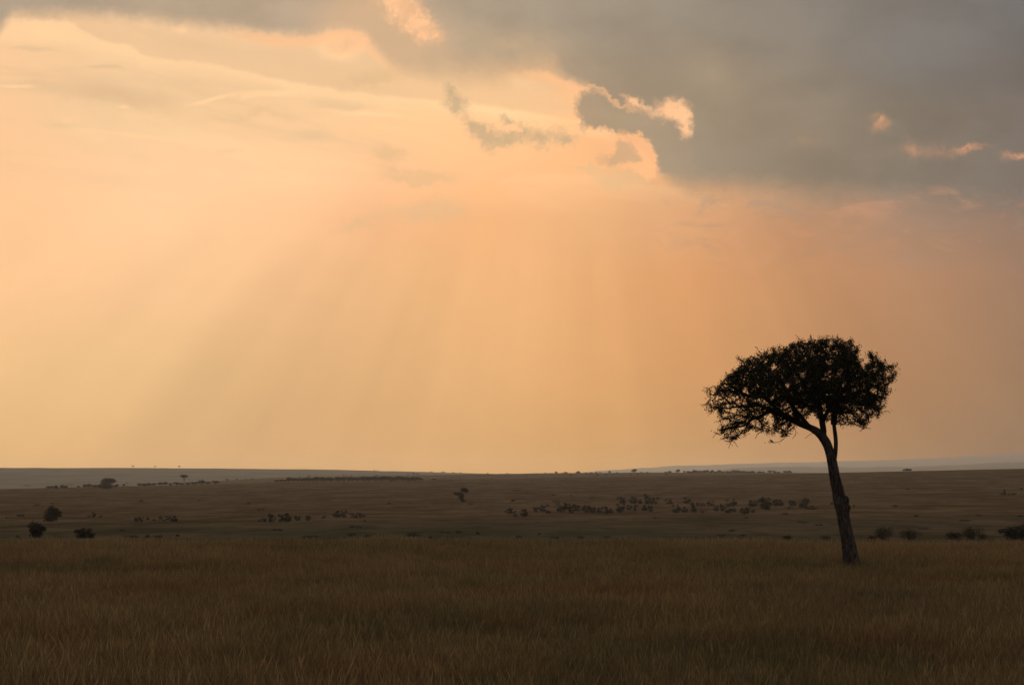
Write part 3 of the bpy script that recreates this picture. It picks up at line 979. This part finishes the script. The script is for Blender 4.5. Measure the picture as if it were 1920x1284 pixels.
# ------------------------------------------------------------------ the bird
def build_bird():
    at = tl(1447.0, 829.3, 0)
    root = empty('perched_bird', tuple(at))
    tag(root, 'small dark bird perched on a thin twig under the left side of the crown', 'bird')
    M_b = mat_plain('dark_feathers', (0.03, 0.027, 0.025)); M_k = mat_plain('beak_horn', (0.05, 0.045, 0.04), 0.4)
    # body axis: head up-left, tail down-right ; local metres, perch at origin
    ax = [(-.062, .078, .004), (-.060, .079, .012), (-.054, .080, .019), (-.045, .078, .0215), (-.035, .070, .021), (-.024, .060, .025), (-.010, .048, .030), (.006, .038, .030), (.022, .029, .024), (.036, .022, .015), (.050, .014, .011), (.075, .002, .012), (.098, -.010, .011)]
    V, Fc = [], []
    c = resample([(x, 0, z, r) for x, z, r in ax], 3)
    n = 14
    for i, (x, y, z, r) in enumerate(c):
        t = c[min(i + 1, len(c) - 1)][:3] - c[max(i - 1, 0)][:3]; t /= np.linalg.norm(t)
        a = np.array([0, 1.0, 0]); b = np.cross(t, a)
        tail = max(0, (x - .04) / .05)
        for k in range(n):
            th = 2 * math.pi * k / n
            V.append(np.array([x, y, z]) + a * math.cos(th) * r * (1.0 - .1 * tail) + b * math.sin(th) * r * (1.0 - .75 * min(1, tail)))
    for i in range(len(c) - 1):
        for k in range(n):
            k2 = (k + 1) % n
            Fc.append((i * n + k, i * n + k2, (i + 1) * n + k2, (i + 1) * n + k))
    Fc.append(tuple(range(n))); Fc.append(tuple((len(c) - 1) * n + k for k in reversed(range(n))))
    mesh_obj('body', V, Fc, M_b, root, smooth=True)
    V, Fc = [], []
    tube(V, Fc, [(-.060, 0, .080), (-.068, 0, .078), (-.078, 0, .074)], [.0065, .0045, .0008], 8)
    mesh_obj('beak', V, Fc, M_k, root, smooth=True)
    for sgn in (-1, 1):
        V, Fc = [], []
        cc = [(-.024, .064, .008), (-.008, .055, .019), (.014, .040, .019), (.036, .026, .012), (.060, .012, .003)]
        m = 10
        for i, (x, z, r) in enumerate(cc):
            for k in range(m):
                th = 2 * math.pi * k / m
                V.append((x + math.sin(th) * r * .5, sgn * (.024 - .25 * max(0, x) + math.cos(th) * .005), z + math.sin(th) * r))
        for i in range(len(cc) - 1):
            for k in range(m):
                k2 = (k + 1) % m
                Fc.append((i * m + k, i * m + k2, (i + 1) * m + k2, (i + 1) * m + k))
        Fc.append(tuple(range(m))); Fc.append(tuple((len(cc) - 1) * m + k for k in reversed(range(m))))
        mesh_obj('wing', V, Fc, M_b, root, smooth=True)
        V, Fc = [], []
        tube(V, Fc, [(0, sgn * .011, .028), (.003, sgn * .012, .012), (-.002, sgn * .012, .004)], [.004, .0022, .002], 6)
        for tx in (-.014, -.010, .012):
            tube(V, Fc, [(-.002, sgn * .012, .004), (tx * .6, sgn * (.012 + tx * .2), .0065), (tx, sgn * (.012 + tx * .3), -.001)], [.002, .0018, .001], 5)
        mesh_obj('leg', V, Fc, M_k, root, smooth=True)
        V, Fc = [], []
        tube(V, Fc, [(-.050, sgn * .0165, .084), (-.050, sgn * .0190, .0845), (-.050, sgn * .0205, .085)], [.0032, .0028, .001], 8)
        mesh_obj('eye', V, Fc, M_k, root, smooth=True)


build_bird()


# ------------------------------------------------------------------ bushes and far trees (prototypes share mesh data)
def leaf_cloud(seed, lobes, n, ls, elong=1.0):
    """lobes: (cx, cy, cz, rx, ry, rz); leaf-sized faces spread through the lobes' outer volume"""
    g = np.random.default_rng(seed)
    V, Fc = [], []
    vol = np.array([l[3] * l[4] + l[5] * l[3] for l in lobes]); vol = vol / vol.sum()
    for _ in range(n):
        l = lobes[g.choice(len(lobes), p=vol)]
        d = g.normal(0, 1, 3); d /= np.linalg.norm(d)
        rr = (g.random() ** .35)
        k = 1 + .22 * mnoise.noise(Vector((d[0] * 2.3 + seed, d[1] * 2.3, d[2] * 2.3)))
        c = np.array(l[:3]) + d * rr * k * np.array(l[3:])
        if c[2] < 0.0: c[2] = abs(c[2]) * .3
        u = g.normal(0, 1, 3); u /= np.linalg.norm(u)
        v = np.cross(u, g.normal(0, 1, 3)); v /= np.linalg.norm(v)
        s = ls * g.uniform(.6, 1.3)
        b = len(V)
        V += [c - u * s * elong, c + v * s * .55, c + u * s * elong, c - v * s * .55]
        Fc.append((b, b + 1, b + 2, b + 3))
    return np.array(V), np.array(Fc)


PROTO = {}


def fit(parts):
    C = parts[0][1]
    lo, hi = np.percentile(C, 1.5, axis=0), np.percentile(C, 98.5, axis=0)
    zt = hi[2]
    out = []
    for pn, V, Fc, m in parts:
        V = np.array(V, float)
        V = np.stack([(V[:, 0] - (lo[0] + hi[0]) / 2) / (hi[0] - lo[0]), (V[:, 1] - (lo[1] + hi[1]) / 2) / (hi[1] - lo[1]), V[:, 2] / zt], -1)
        out.append((pn, V, Fc, m))
    return out


def proto_mesh(name, parts):
    """parts: list of (part name, verts, faces, mat); unit size: width 1, height 1"""
    out = []
    for pn, V, Fc, m in fit(parts):
        o = mesh_obj(pn, V, Fc, m)
        me = o.data
        bpy.data.objects.remove(o)
        out.append((pn, me))
    PROTO[name] = out


def make_protos():
    g = np.random.default_rng(3)
    for i in range(5):   # dense dark round bush
        lobes = [(0, 0, .42, .36, .36, .42), (0, 0, .16, .36, .34, .2)] + [(g.uniform(-.3, .3), g.uniform(-.3, .3), g.uniform(.15, .78), g.uniform(.11, .2), .2, g.uniform(.12, .24)) for _ in range(10)] + [(g.uniform(-.42, .42), g.uniform(-.3, .3), g.uniform(.1, .75), .09, .09, .10) for _ in range(6)]
        V, Fc = leaf_cloud(10 + i, lobes, 2600, .035)
        ST, SF = [], []
        for k in range(5):
            a = k * 1.3
            tube(ST, SF, [(0.04 * math.cos(a), .04 * math.sin(a), -.05), (.1 * math.cos(a), .1 * math.sin(a), .2), (.22 * math.cos(a), .22 * math.sin(a), .55)], [.022, .016, .006], 6)
        proto_mesh(f'dense{i}', [('crown', V, Fc, M_bush), ('trunk', ST, SF, M_twig)])
    for i in range(6):   # loose scrub
        lobes = [(g.uniform(-.34, .34), g.uniform(-.34, .34), g.uniform(.2, .8), g.uniform(.10, .2), .18, g.uniform(.12, .22)) for _ in range(9)]
        lobes.append((0, 0, .18, .36, .32, .2))
        V, Fc = leaf_cloud(40 + i, lobes, 1300, .034)
        proto_mesh(f'scrub{i}', [('crown', V, Fc, M_scrub)])
    for i in range(3):   # low mound of coarse herbs
        lobes = [(g.uniform(-.35, .35), g.uniform(-.3, .3), .25, g.uniform(.15, .25), .25, .4) for _ in range(5)]
        V, Fc = leaf_cloud(70 + i, lobes, 420, .05)
        proto_mesh(f'mound{i}', [('crown', V, Fc, M_scrub)])
    for i in range(3):   # wispy thicket with upright shoots
        V, Fc = leaf_cloud(80 + i, [(g.uniform(-.3, .3), g.uniform(-.2, .2), g.uniform(.3, .5), .2, .2, .3) for _ in range(6)] + [(0.05, 0, .5, .10, .1, .42), (-.12, 0, .42, .08, .1, .36)], 1500, .028)
        ST, SF = [], []
        for k in range(26):
            x = g.normal(0, .2); h = g.uniform(.5, 1.0) * (1 - min(.7, abs(x) * 1.6))
            tube(ST, SF, [(x * .4, g.normal(0, .1), 0), (x * .8, g.normal(0, .1), h * .5), (x * 1.1, g.normal(0, .1), h)], [.009, .006, .002], 4)
        proto_mesh(f'wispy{i}', [('crown', V, Fc, M_wisp), ('stem', ST, SF, M_twig)])
    for i in range(4):   # far umbrella tree: clear trunk, flat crown
        lobes = [(g.uniform(-.3, .3), g.uniform(-.3, .3), g.uniform(.74, .86), .22, .22, .10) for _ in range(6)] + [(0, 0, .84, .34, .34, .11)]
        V, Fc = leaf_cloud(90 + i, lobes, 1300, .035)
        ST, SF = [], []
        tube(ST, SF, [(0.0, 0, -.05), (.015, 0, .3), (-.01, 0, .6), (0, 0, .78)], [.040, .032, .026, .02], 7)
        for k in range(5):
            a = k * 1.26 + i
            tube(ST, SF, [(0, 0, .5), (.14 * math.cos(a), .14 * math.sin(a), .68), (.3 * math.cos(a), .3 * math.sin(a), .8)], [.020, .014, .006], 5)
        proto_mesh(f'umbrella{i}', [('crown', V, Fc, M_bush), ('trunk', ST, SF, M_twig)])
    for i in range(4):   # far woodland tree, round on a short trunk
        lobes = [(g.uniform(-.25, .25), g.uniform(-.25, .25), g.uniform(.4, .75), .24, .24, .2) for _ in range(6)]
        V, Fc = leaf_cloud(120 + i, lobes, 700, .055)
        ST, SF = [], []
        tube(ST, SF, [(0.0, 0, -.05), (.02, 0, .3), (0, 0, .6)], [.05, .04, .03], 6)
        proto_mesh(f'wood{i}', [('crown', V, Fc, M_bush), ('trunk', ST, SF, M_twig)])
    # tree with two tiers: a low crown to the left and a higher one to the right
    V, Fc = leaf_cloud(150, [(.16, 0, .82, .22, .24, .13), (.26, 0, .74, .16, .18, .12), (.06, 0, .78, .14, .15, .10), (-.22, 0, .56, .26, .22, .10), (-.02, 0, .50, .20, .2, .14), (.0, 0, .30, .16, .16, .2), (-.34, .05, .60, .14, .16, .06), (.14, 0, .1, .16, .1, .06)], 3000, .026)
    ST, SF = [], []
    tube(ST, SF, [(.02, 0, -.05), (.03, 0, .25), (.06, 0, .5), (.14, 0, .75)], [.035, .03, .025, .016], 7)
    tube(ST, SF, [(.03, 0, .25), (-.12, 0, .45), (-.28, 0, .55)], [.02, .015, .008], 6)
    proto_mesh('tiered', [('crown', V, Fc, M_bush), ('trunk', ST, SF, M_twig)])


make_protos()


def place_hit(px, py, rmin=120, rmax=31000):
    """distance at which the sight line through (px, py) meets the ground; else the nearest crest"""
    d = ray(px, py); az = math.atan2(d[0], d[1]); hor = math.hypot(d[0], d[1]); sl = d[2] / hor
    best, br = 1e9, None
    j = int(np.clip(np.searchsorted(azs, az) - 1, 0, len(azs) - 2))
    u = (az - azs[j]) / (azs[j + 1] - azs[j])
    zz = GZ[:, j] * (1 - u) + GZ[:, j + 1] * u
    for i in range(len(rings) - 1):
        if rings[i] < rmin or rings[i + 1] > rmax: continue
        r0, r1 = rings[i], rings[i + 1]
        g0 = zz[i] - (ZC + sl * r0); g1 = zz[i + 1] - (ZC + sl * r1)
        if g0 < 0 <= g1:
            r = r0 + (r1 - r0) * (-g0) / (g1 - g0)
            return az, r
        if abs(g0 / r0) < best:
            best, br = abs(g0 / r0), r0
    return az, br


HIDE = {}


def plant(kind, name, px, py, w, h, label, cat, group=None, rmin=120, rmax=31000, parts=True, var=None):
    az, r = place_hit(px, py, rmin, rmax)
    x, y = r * math.sin(az), r * math.cos(az)
    z = ground_z(x, y)
    s = r / F
    prs = PROTO[kind]
    if parts and len(prs) > 1:
        root = bpy.data.objects.new(name, None); link(root)
        for pn, me in prs:
            c = bpy.data.objects.new(pn, me); link(c, root)
    else:
        root = bpy.data.objects.new(name, prs[0][1]); link(root)
    root.location = (x, y, z - .02 * h * s)
    root.scale = (w * s, w * s, h * s)
    if kind != 'tiered':
        root.rotation_euler = (0, 0, random.uniform(0, 6.28))
    tag(root, label, cat, group)
    return root


ORD = ['zeroth', 'first', 'second', 'third', 'fourth', 'fifth', 'sixth', 'seventh', 'eighth', 'ninth', 'tenth', 'eleventh', 'twelfth', 'thirteenth', 'fourteenth', 'fifteenth', 'sixteenth', 'seventeenth', 'eighteenth', 'nineteenth', 'twentieth']
TENS = {20: 'twenty', 30: 'thirty', 40: 'forty'}


def ordinal(k):
    if k <= 20: return ORD[k]
    t = k // 10 * 10
    return f'{TENS[t]}-{ORD[k - t]}' if k % 10 else {30: 'thirtieth', 40: 'fortieth'}[k]


def row(kindset, name, cat, look, phrase, group, items, **kw):
    """items (px, base_y, w, h), labelled by their place from the left in the row"""
    items = sorted(items)
    for i, (px, py, w, h) in enumerate(items):
        size = ''
        if len(items) > 3:
            if h == max(t[3] for t in items) and sum(t[3] == h for t in items) == 1: size = ', the tallest'
        lab = f'{look}, {ordinal(i + 1)} from left in {phrase}{size}'
        if i == len(items) - 1 and len(items) > 1: lab = f'{look}, rightmost of {phrase}{size}'
        if len(items) == 1: lab = f'{look} {phrase}'
        plant(random.choice(kindset), name, px, py, w, h, lab, cat, group, **kw)


DEN = [f'dense{i}' for i in range(5)]; SCR = [f'scrub{i}' for i in range(6)]; MND = [f'mound{i}' for i in range(3)]
WSP = [f'wispy{i}' for i in range(3)]; UMB = [f'umbrella{i}' for i in range(4)]; WOD = [f'wood{i}' for i in range(4)]

# the bigger single ones
plant('dense0', 'round_bush', 201, 916, 25, 19, 'large dark square-topped tree standing above the left tree line', 'tree')
plant('dense1', 'round_bush', 97, 977, 25, 26, 'big dark rounded bush on the left plain, higher of the left pair', 'bush')
plant('dense3', 'round_bush', 110, 969, 11, 11, 'dark side bush leaning out right of the big rounded bush', 'bush')
plant('dense2', 'round_bush', 68, 1007, 27, 27, 'tall dark bush near the left edge at the brow of the near grass', 'bush')
plant('dense4', 'round_bush', 157, 1008, 30, 17, 'low broad dark bush at the brow, right of the tall one', 'bush')
plant('dense0', 'round_bush', 171, 1008, 13, 8, 'little dark bush touching the right foot of the low broad bush', 'bush')
plant('tiered', 'tiered_tree', 864, 941, 25, 26, 'dark tree with two tiers of crown alone in the middle plain', 'tree')
plant('umbrella0', 'umbrella_tree', 345, 908, 13, 19, 'flat-topped umbrella tree against the pale ridge above the left tree line', 'tree', rmin=1500, rmax=3000)
plant('dense2', 'round_bush', 1907, 1010, 52, 24, 'big dark dome-shaped bush cut by the right edge at the brow', 'bush')
plant('wispy0', 'wispy_thicket', 1655, 1011, 36, 23, 'wispy olive thicket with a pointed top just right of the trunk', 'shrub', 'thickets beyond the brow right of the tree')
plant('wispy1', 'wispy_thicket', 1707, 1011, 36, 18, 'low rounded olive thicket, second to the right of the trunk', 'shrub', 'thickets beyond the brow right of the tree')
plant('wispy2', 'wispy_thicket', 1789, 1010, 32, 13, 'low ragged thicket left of the taller shaggy one near the right edge', 'shrub', 'thickets beyond the brow right of the tree')
plant('wispy0', 'wispy_thicket', 1820, 1010, 38, 21, 'taller shaggy thicket between the low ragged one and the dark dome', 'shrub', 'thickets beyond the brow right of the tree')
plant('wispy1', 'wispy_thicket', 1843, 1010, 18, 9, 'small thicket hugging the right foot of the shaggy thicket', 'shrub', 'thickets beyond the brow right of the tree')
plant('wispy2', 'wispy_thicket', 1636, 1010, 16, 6, 'tiny low thicket between the trunk and the pointed thicket', 'shrub', 'thickets beyond the brow right of the tree')
plant('wispy1', 'wispy_thicket', 1475, 1010, 17, 7, 'small green shrub at the brow well left of the trunk', 'shrub')
plant('mound1', 'low_shrub', 1547, 1010, 20, 6, 'flat dark shrub at the brow just left of the trunk', 'shrub')

row(WOD, 'woodland_tree', 'tree', 'small dark tree', 'row left of big squarish tree', 'trees of the left tree line',
    [(90, 917, 7, 6), (97, 917, 8, 6), (105, 917, 8, 7), (116, 916, 8, 7), (123, 916, 8, 6), (147, 914, 5, 3.5), (158, 914, 6, 6), (166, 914, 10, 7), (176, 914.5, 12, 6), (186, 914.5, 12, 6)])
row(WOD, 'woodland_tree', 'tree', 'dark tree', 'row right of big squarish tree', 'trees of the left tree line',
    [(218, 914, 8, 6), (232, 912, 5, 5), (262, 912, 10, 6), (271, 912, 9, 6), (279, 911.5, 10, 6), (288, 911.5, 10, 6), (301, 911, 10, 7), (310, 910.5, 10, 7), (321, 910.5, 10, 5), (331, 910, 11, 6), (340, 910, 9, 5),
     (352, 909.5, 9, 5), (362, 909, 12, 6), (376, 909, 15, 9), (390, 908.5, 9, 6), (404, 908, 13, 7)])
row(UMB, 'umbrella_tree', 'tree', 'tiny hazy umbrella tree', 'scatter below left ridge', 'hazy umbrella trees below the left ridge',
    [(51, 916, 11, 7), (132, 915, 9, 8), (238, 910, 6, 6), (380, 904, 4, 6), (426, 905, 5, 7), (444, 903, 4, 6), (461, 902, 6, 4), (473, 901, 6, 4)], rmin=3000, rmax=9500)
row(UMB, 'umbrella_tree', 'tree', 'tiny skyline umbrella tree', 'trio on left ridge', 'umbrella trees on the left ridge crest',
    [(249, 878, 5, 5.5), (291, 878.5, 4, 5), (336, 879, 5, 6)], rmin=9000, rmax=10400)
# long dark belt
g = np.random.default_rng(12)
belt = [(518, 904, 9, 5), (527, 904, 9, 5.5), (535, 904, 9, 5)]
px = 543
while px < 782:
    belt.append((px, 903.7 - (px - 540) / 240 * 2.2, float(g.uniform(10, 15)), float(g.uniform(6.5, 9.5) * (1 if px < 760 else .8))))
    px += float(g.uniform(5.8, 8.5))
belt += [(789, 900.5, 10, 4), (814, 900, 8, 3)]
row(WOD, 'woodland_tree', 'tree', 'dark tree', 'long tree belt, middle skyline', 'trees of the long belt', belt, rmax=3100)
row(UMB, 'umbrella_tree', 'tree', 'tiny umbrella tree', 'scatter above long tree belt', 'umbrella trees above the long belt',
    [(562, 897, 5, 4), (579, 896, 6, 5), (644, 895, 5, 5), (651, 895, 4, 4), (659, 895, 4, 4), (706, 894, 6, 4), (765, 892, 4, 4), (775, 892, 6, 6), (781, 892, 4, 4), (785, 892, 4, 4)], rmin=3000, rmax=5000)
sky = [(702, 883, 3, 2), (707, 883.5, 3, 2), (809, 885.5, 4, 2), (831, 886, 8, 2.2), (850, 887, 5, 2), (863, 887.5, 3, 2.5)]
row(WOD, 'woodland_tree', 'tree', 'speck-like tree', 'line on falling left ridge', 'specks on the falling ridge', sky, rmin=8500, rmax=10500)
row(WOD, 'woodland_tree', 'tree', 'tiny skyline tree', 'sparse row, middle skyline', 'tiny trees along the middle skyline',
    [(914, 889.5, 3, 3.2), (951, 888.5, 3, 2), (1022, 888.3, 3, 2.5), (1043, 888.5, 5, 5), (1054, 888, 3, 2.5), (1061, 888, 8, 3.5), (1084, 888, 8, 5), (1099, 887.5, 4, 2.5), (1108, 887.5, 6, 2.5), (1118, 887.3, 4, 3), (1125, 887, 3, 3),
     (1143, 887.3, 5, 5), (1157, 887, 4, 2.5), (1189, 887.3, 10, 8.3), (1202, 887, 3, 3), (1214, 887, 3, 3)], rmin=3600, rmax=5000)
row(WOD, 'woodland_tree', 'tree', 'faint tiny tree', 'scatter under middle skyline', 'faint trees under the middle skyline',
    [(987, 894, 4, 4), (1070, 893.5, 4, 4), (1120, 892.5, 6, 4.5), (1137, 891, 4, 4), (1195, 891, 4, 3.5), (1183, 891.5, 4, 3), (1250, 890.5, 5, 3.5)], rmin=2500, rmax=4600)
line2 = [(1248, 887, 4, 3), (1255, 887.2, 8, 4.5), (1271, 887.3, 8, 7.5), (1283, 887, 4, 5)]
px = 1291
while px < 1416:
    line2.append((px, 887.6, float(g.uniform(7, 10)), float(g.uniform(4.2, 6.8)))); px += float(g.uniform(5.0, 7.5))
line2 += [(1424, 887.3, 9, 4), (1431, 887.2, 7, 3.5), (1443, 887.4, 8, 5.5), (1451, 887.6, 8, 5.5), (1459, 887.8, 8, 3.5), (1473, 887.5, 9, 5.2), (1480, 887.5, 9, 5.5)]
row(WOD, 'woodland_tree', 'tree', 'small dark tree', 'skyline row left of acacia', 'trees of the right skyline row', line2, rmin=2600, rmax=5000)
row(WOD, 'woodland_tree', 'tree', 'small dark tree', 'skyline clump right of trunk', 'far skyline clump right of the trunk',
    [(1696, 883.3, 7, 4), (1701, 883.3, 7, 5), (1706, 883.2, 7, 4.6)], rmin=1800, rmax=3000)

row(SCR, 'scrub_bush', 'bush', 'small grey-green bush', 'scrub right of big rounded bush', 'scrub on the left plain',
    [(167, 969.5, 9, 4), (176, 970, 7, 11), (188, 969.5, 8, 4), (256, 978, 10, 8), (265, 978, 9, 9), (277, 974, 7, 5), (289, 976, 7, 3), (301, 973, 6, 6), (307, 977, 6, 4), (315, 974, 9, 7), (326, 978, 12, 11)])
row(SCR, 'scrub_bush', 'bush', 'dark upright bush', 'middle cluster of left half', 'scrub clumps on the middle left plain',
    [(486, 977, 5, 3), (494, 978, 13, 7), (509, 979, 12, 16), (526, 978, 12, 15), (539, 978, 15, 16), (557.5, 976, 11, 9), (578, 976, 9, 10), (607, 971.5, 8, 5)])
row(SCR, 'scrub_bush', 'bush', 'dark bush', 'compact cluster left of two-tiered tree', 'compact scrub cluster',
    [(632, 970, 13, 13), (645, 970, 12, 13), (660, 970, 9, 9), (668, 971, 7, 7), (677, 970, 13, 9)])
row(SCR, 'scrub_bush', 'bush', 'greyish bush', 'left part of scrub belt', 'scrub belt left part',
    [(955, 963, 12, 11), (964, 962, 8, 5), (967, 968, 9, 5), (984, 968, 15, 14), (1005, 960, 9, 9), (1019, 959, 16, 13), (1028, 962, 9, 6), (1052, 960, 19, 17), (1062, 954, 15, 10), (1072, 962, 13, 17), (1083, 958, 17, 12),
     (1099, 961, 13, 14), (1111, 961, 14, 11), (1123, 961, 11, 10), (1135, 963, 13, 14), (1144, 962, 10, 9)])
row(SCR, 'scrub_bush', 'bush', 'greyish bush', 'far row of scrub belt', 'scrub belt far row',
    [(1166, 944, 14, 13), (1188, 944, 14, 13), (1201, 944, 8, 8), (1214, 945, 13, 19), (1228, 945, 15, 13), (1254, 945, 15, 10), (1288, 944, 14, 12), (1317, 948, 11, 5), (1332, 948, 14, 10), (1371, 949, 21, 13), (1410, 950, 16, 12), (1430, 954, 21, 22),
     (1440, 956, 13, 15), (1453, 949, 13, 13), (1464, 948, 10, 11), (1487, 949, 14, 11), (1508, 952, 19, 18), (1521, 955, 18, 7), (1559, 946, 7, 5)])
row(SCR, 'scrub_bush', 'bush', 'greyish bush', 'near row, right scrub belt', 'scrub belt right part near row',
    [(1162, 960, 17, 16), (1180, 956, 10, 9), (1192, 957, 8, 11), (1209, 957, 11, 10), (1220, 960, 9, 13), (1268, 961, 16, 15), (1284, 960, 11, 10), (1302, 960, 15, 18), (1316, 961, 8, 4), (1343, 958, 11, 11), (1355, 958, 10, 13), (1366, 962, 14, 13),
     (1376, 959, 8, 7), (1394, 964, 12, 12), (1401, 963, 10, 13), (1411, 961, 10, 6), (1480, 954.5, 6, 5)])
row(SCR, 'scrub_bush', 'bush', 'tiny dark bush', 'group on far right slope', 'small group on the right slope',
    [(1879, 928, 8, 5), (1884, 928, 5, 10), (1893, 928, 8, 3.5), (1901, 928, 9, 4)])
row(MND, 'low_shrub', 'shrub', 'low dark tuft', 'scatter on left plain', 'low tufts on the left plain',
    [(265, 940, 9, 3), (69, 948, 8, 3), (98, 945, 6, 2.5), (39, 968, 12, 4), (13, 972, 8, 3), (230, 995, 14, 3), (33, 1008, 8, 5), (246, 1007, 26, 4), (277, 1008, 10, 6), (297, 1008, 15, 5), (333, 1005, 9, 4), (376, 939, 10, 2.5), (83, 977, 6, 3)])
row(MND, 'low_shrub', 'shrub', 'low dark tuft', 'scatter left of two-tiered tree', 'low tufts left of the two-tiered tree',
    [(489, 956, 19, 3), (466, 945, 8, 3), (729, 945, 7, 3.5), (519, 995, 20, 4), (667, 989, 20, 4), (582, 1007, 25, 4), (660, 1004, 21, 5), (689, 1007, 15, 5), (776, 1005, 32, 8), (808, 1009, 13, 4), (835, 999, 24, 4), (684, 977, 6, 3)])
row(MND, 'low_shrub', 'shrub', 'low dark tuft', 'scatter around scrub belt', 'low tufts right of the two-tiered tree',
    [(882, 946, 13, 3), (962, 940, 8, 4), (968, 920, 15, 2.5), (1043, 941, 12, 3), (1038, 929, 7, 2.5), (1070, 930, 6, 2.5), (1110, 935, 9, 2.5), (860, 999, 12, 5), (896, 1001, 11, 4), (974, 1007, 14, 3.5), (1011, 1002, 10, 3.5), (1040, 1009, 18, 4),
     (1089, 1009, 12, 5), (1138, 1008, 12, 4), (1352, 1005, 13, 4), (1372, 996, 10, 4), (1393, 1005, 11, 4), (1228, 972, 6, 3), (1399, 972, 8, 3), (1472, 964, 11, 3), (1505, 980, 20, 3), (1535, 985, 14, 3)])
row(MND, 'low_shrub', 'shrub', 'low dark tuft', 'slope right of trunk', 'low tufts right of the trunk',
    [(1601, 950, 6, 4), (1678, 950, 9, 3.5), (1702, 918, 9, 2.5), (1718, 968, 13, 3), (1731, 992, 17, 3), (1809, 977, 22, 3), (1835, 967, 9, 2.5), (1914, 969, 9, 3.5), (1915, 917, 5, 3)])

# dark herbs standing in the near grass
def herb(px, py, w, h, label):
    d = ray(px, py); t = (0.45 - ZC) / d[2]
    x, y = d[0] * t, d[1] * t
    r = math.hypot(x, y); s = r / F
    g = np.random.default_rng(int(px))
    V, Fc = leaf_cloud(int(px), [(g.normal(0, .15), g.normal(0, .1), g.uniform(.35, .95), .16, .16, .12) for _ in range(7)], 200, .03)
    V = V * np.array([w * s * 1.3, w * s * 1.3, .45 + h * s])
    ST, SF = [], []
    for k in range(6):
        e = np.array([g.normal(0, .25) * w * s, g.normal(0, .15) * w * s, (.45 + h * s) * g.uniform(.75, 1)])
        tube(ST, SF, [(0, 0, -.03), e * [.4, .4, .5], e], [.006, .004, .002], 5)
    root = empty('herb_plant', (x, y, ground_z(x, y)))
    mesh_obj('leaves', V, Fc, M_bush, root); mesh_obj('stem', ST, SF, M_twig, root)
    tag(root, label, 'plant')


herb(1077, 1206, 17, 10, 'small dark leafy herb poking out of the grass in the centre foreground')
herb(1611, 1118, 17, 10, 'small dark leafy herb in the grass below the acacia trunk')
herb(1871, 1212, 9, 12, 'thin dark herb in the grass near the lower right corner')

# ------------------------------------------------------------------ haze
def build_haze():
    zlo = float(GZ.min()) - 1.0; zhi = HAZE_TOP
    assert GZ.max() < zhi - 1, GZ.max()
    s = 45000.0
    V = [(x, y, z) for z in (zlo, zhi) for x, y in ((-s, -s), (s, -s), (s, s), (-s, s))]
    Fc = [(3, 2, 1, 0), (4, 5, 6, 7), (0, 1, 5, 4), (1, 2, 6, 5), (2, 3, 7, 6), (3, 0, 4, 7)]
    m = bpy.data.materials.new('air_haze'); m.use_nodes = True
    nt = m.node_tree; nt.nodes.clear()
    v = nt.nodes.new('ShaderNodeVolumePrincipled'); o = nt.nodes.new('ShaderNodeOutputMaterial')
    v.inputs['Color'].default_value = (0.92, 0.95, 1.0, 1)
    v.inputs['Density'].default_value = HAZE_K
    v.inputs['Anisotropy'].default_value = 0.6
    nt.links.new(v.outputs[0], o.inputs['Volume'])
    h = mesh_obj('haze', V, Fc, m)
    h['kind'] = 'stuff'
    print('ground z', GZ.min(), GZ.max())


build_haze()

# ------------------------------------------------------------------ camera and render settings
cam = bpy.data.cameras.new('camera'); co = bpy.data.objects.new('camera', cam); link(co)
co.location = (0, 0, ZC); co.rotation_euler = (math.pi / 2 + PITCH, 0, 0)
cam.sensor_width = 36; cam.lens = F / 1920 * 36
cam.clip_start = 0.1; cam.clip_end = 150000
sc.camera = co
sc.view_settings.view_transform = 'Standard'; sc.view_settings.look = 'None'
sc.view_settings.exposure = 0; sc.view_settings.gamma = 1
sc.cycles.use_denoising = True
sc.cycles.denoiser = 'OPENIMAGEDENOISE'
sc.cycles.max_bounces = 5; sc.cycles.diffuse_bounces = 2; sc.cycles.transmission_bounces = 2
sc.cycles.volume_bounces = 1
sc.cycles.transparent_max_bounces = 4
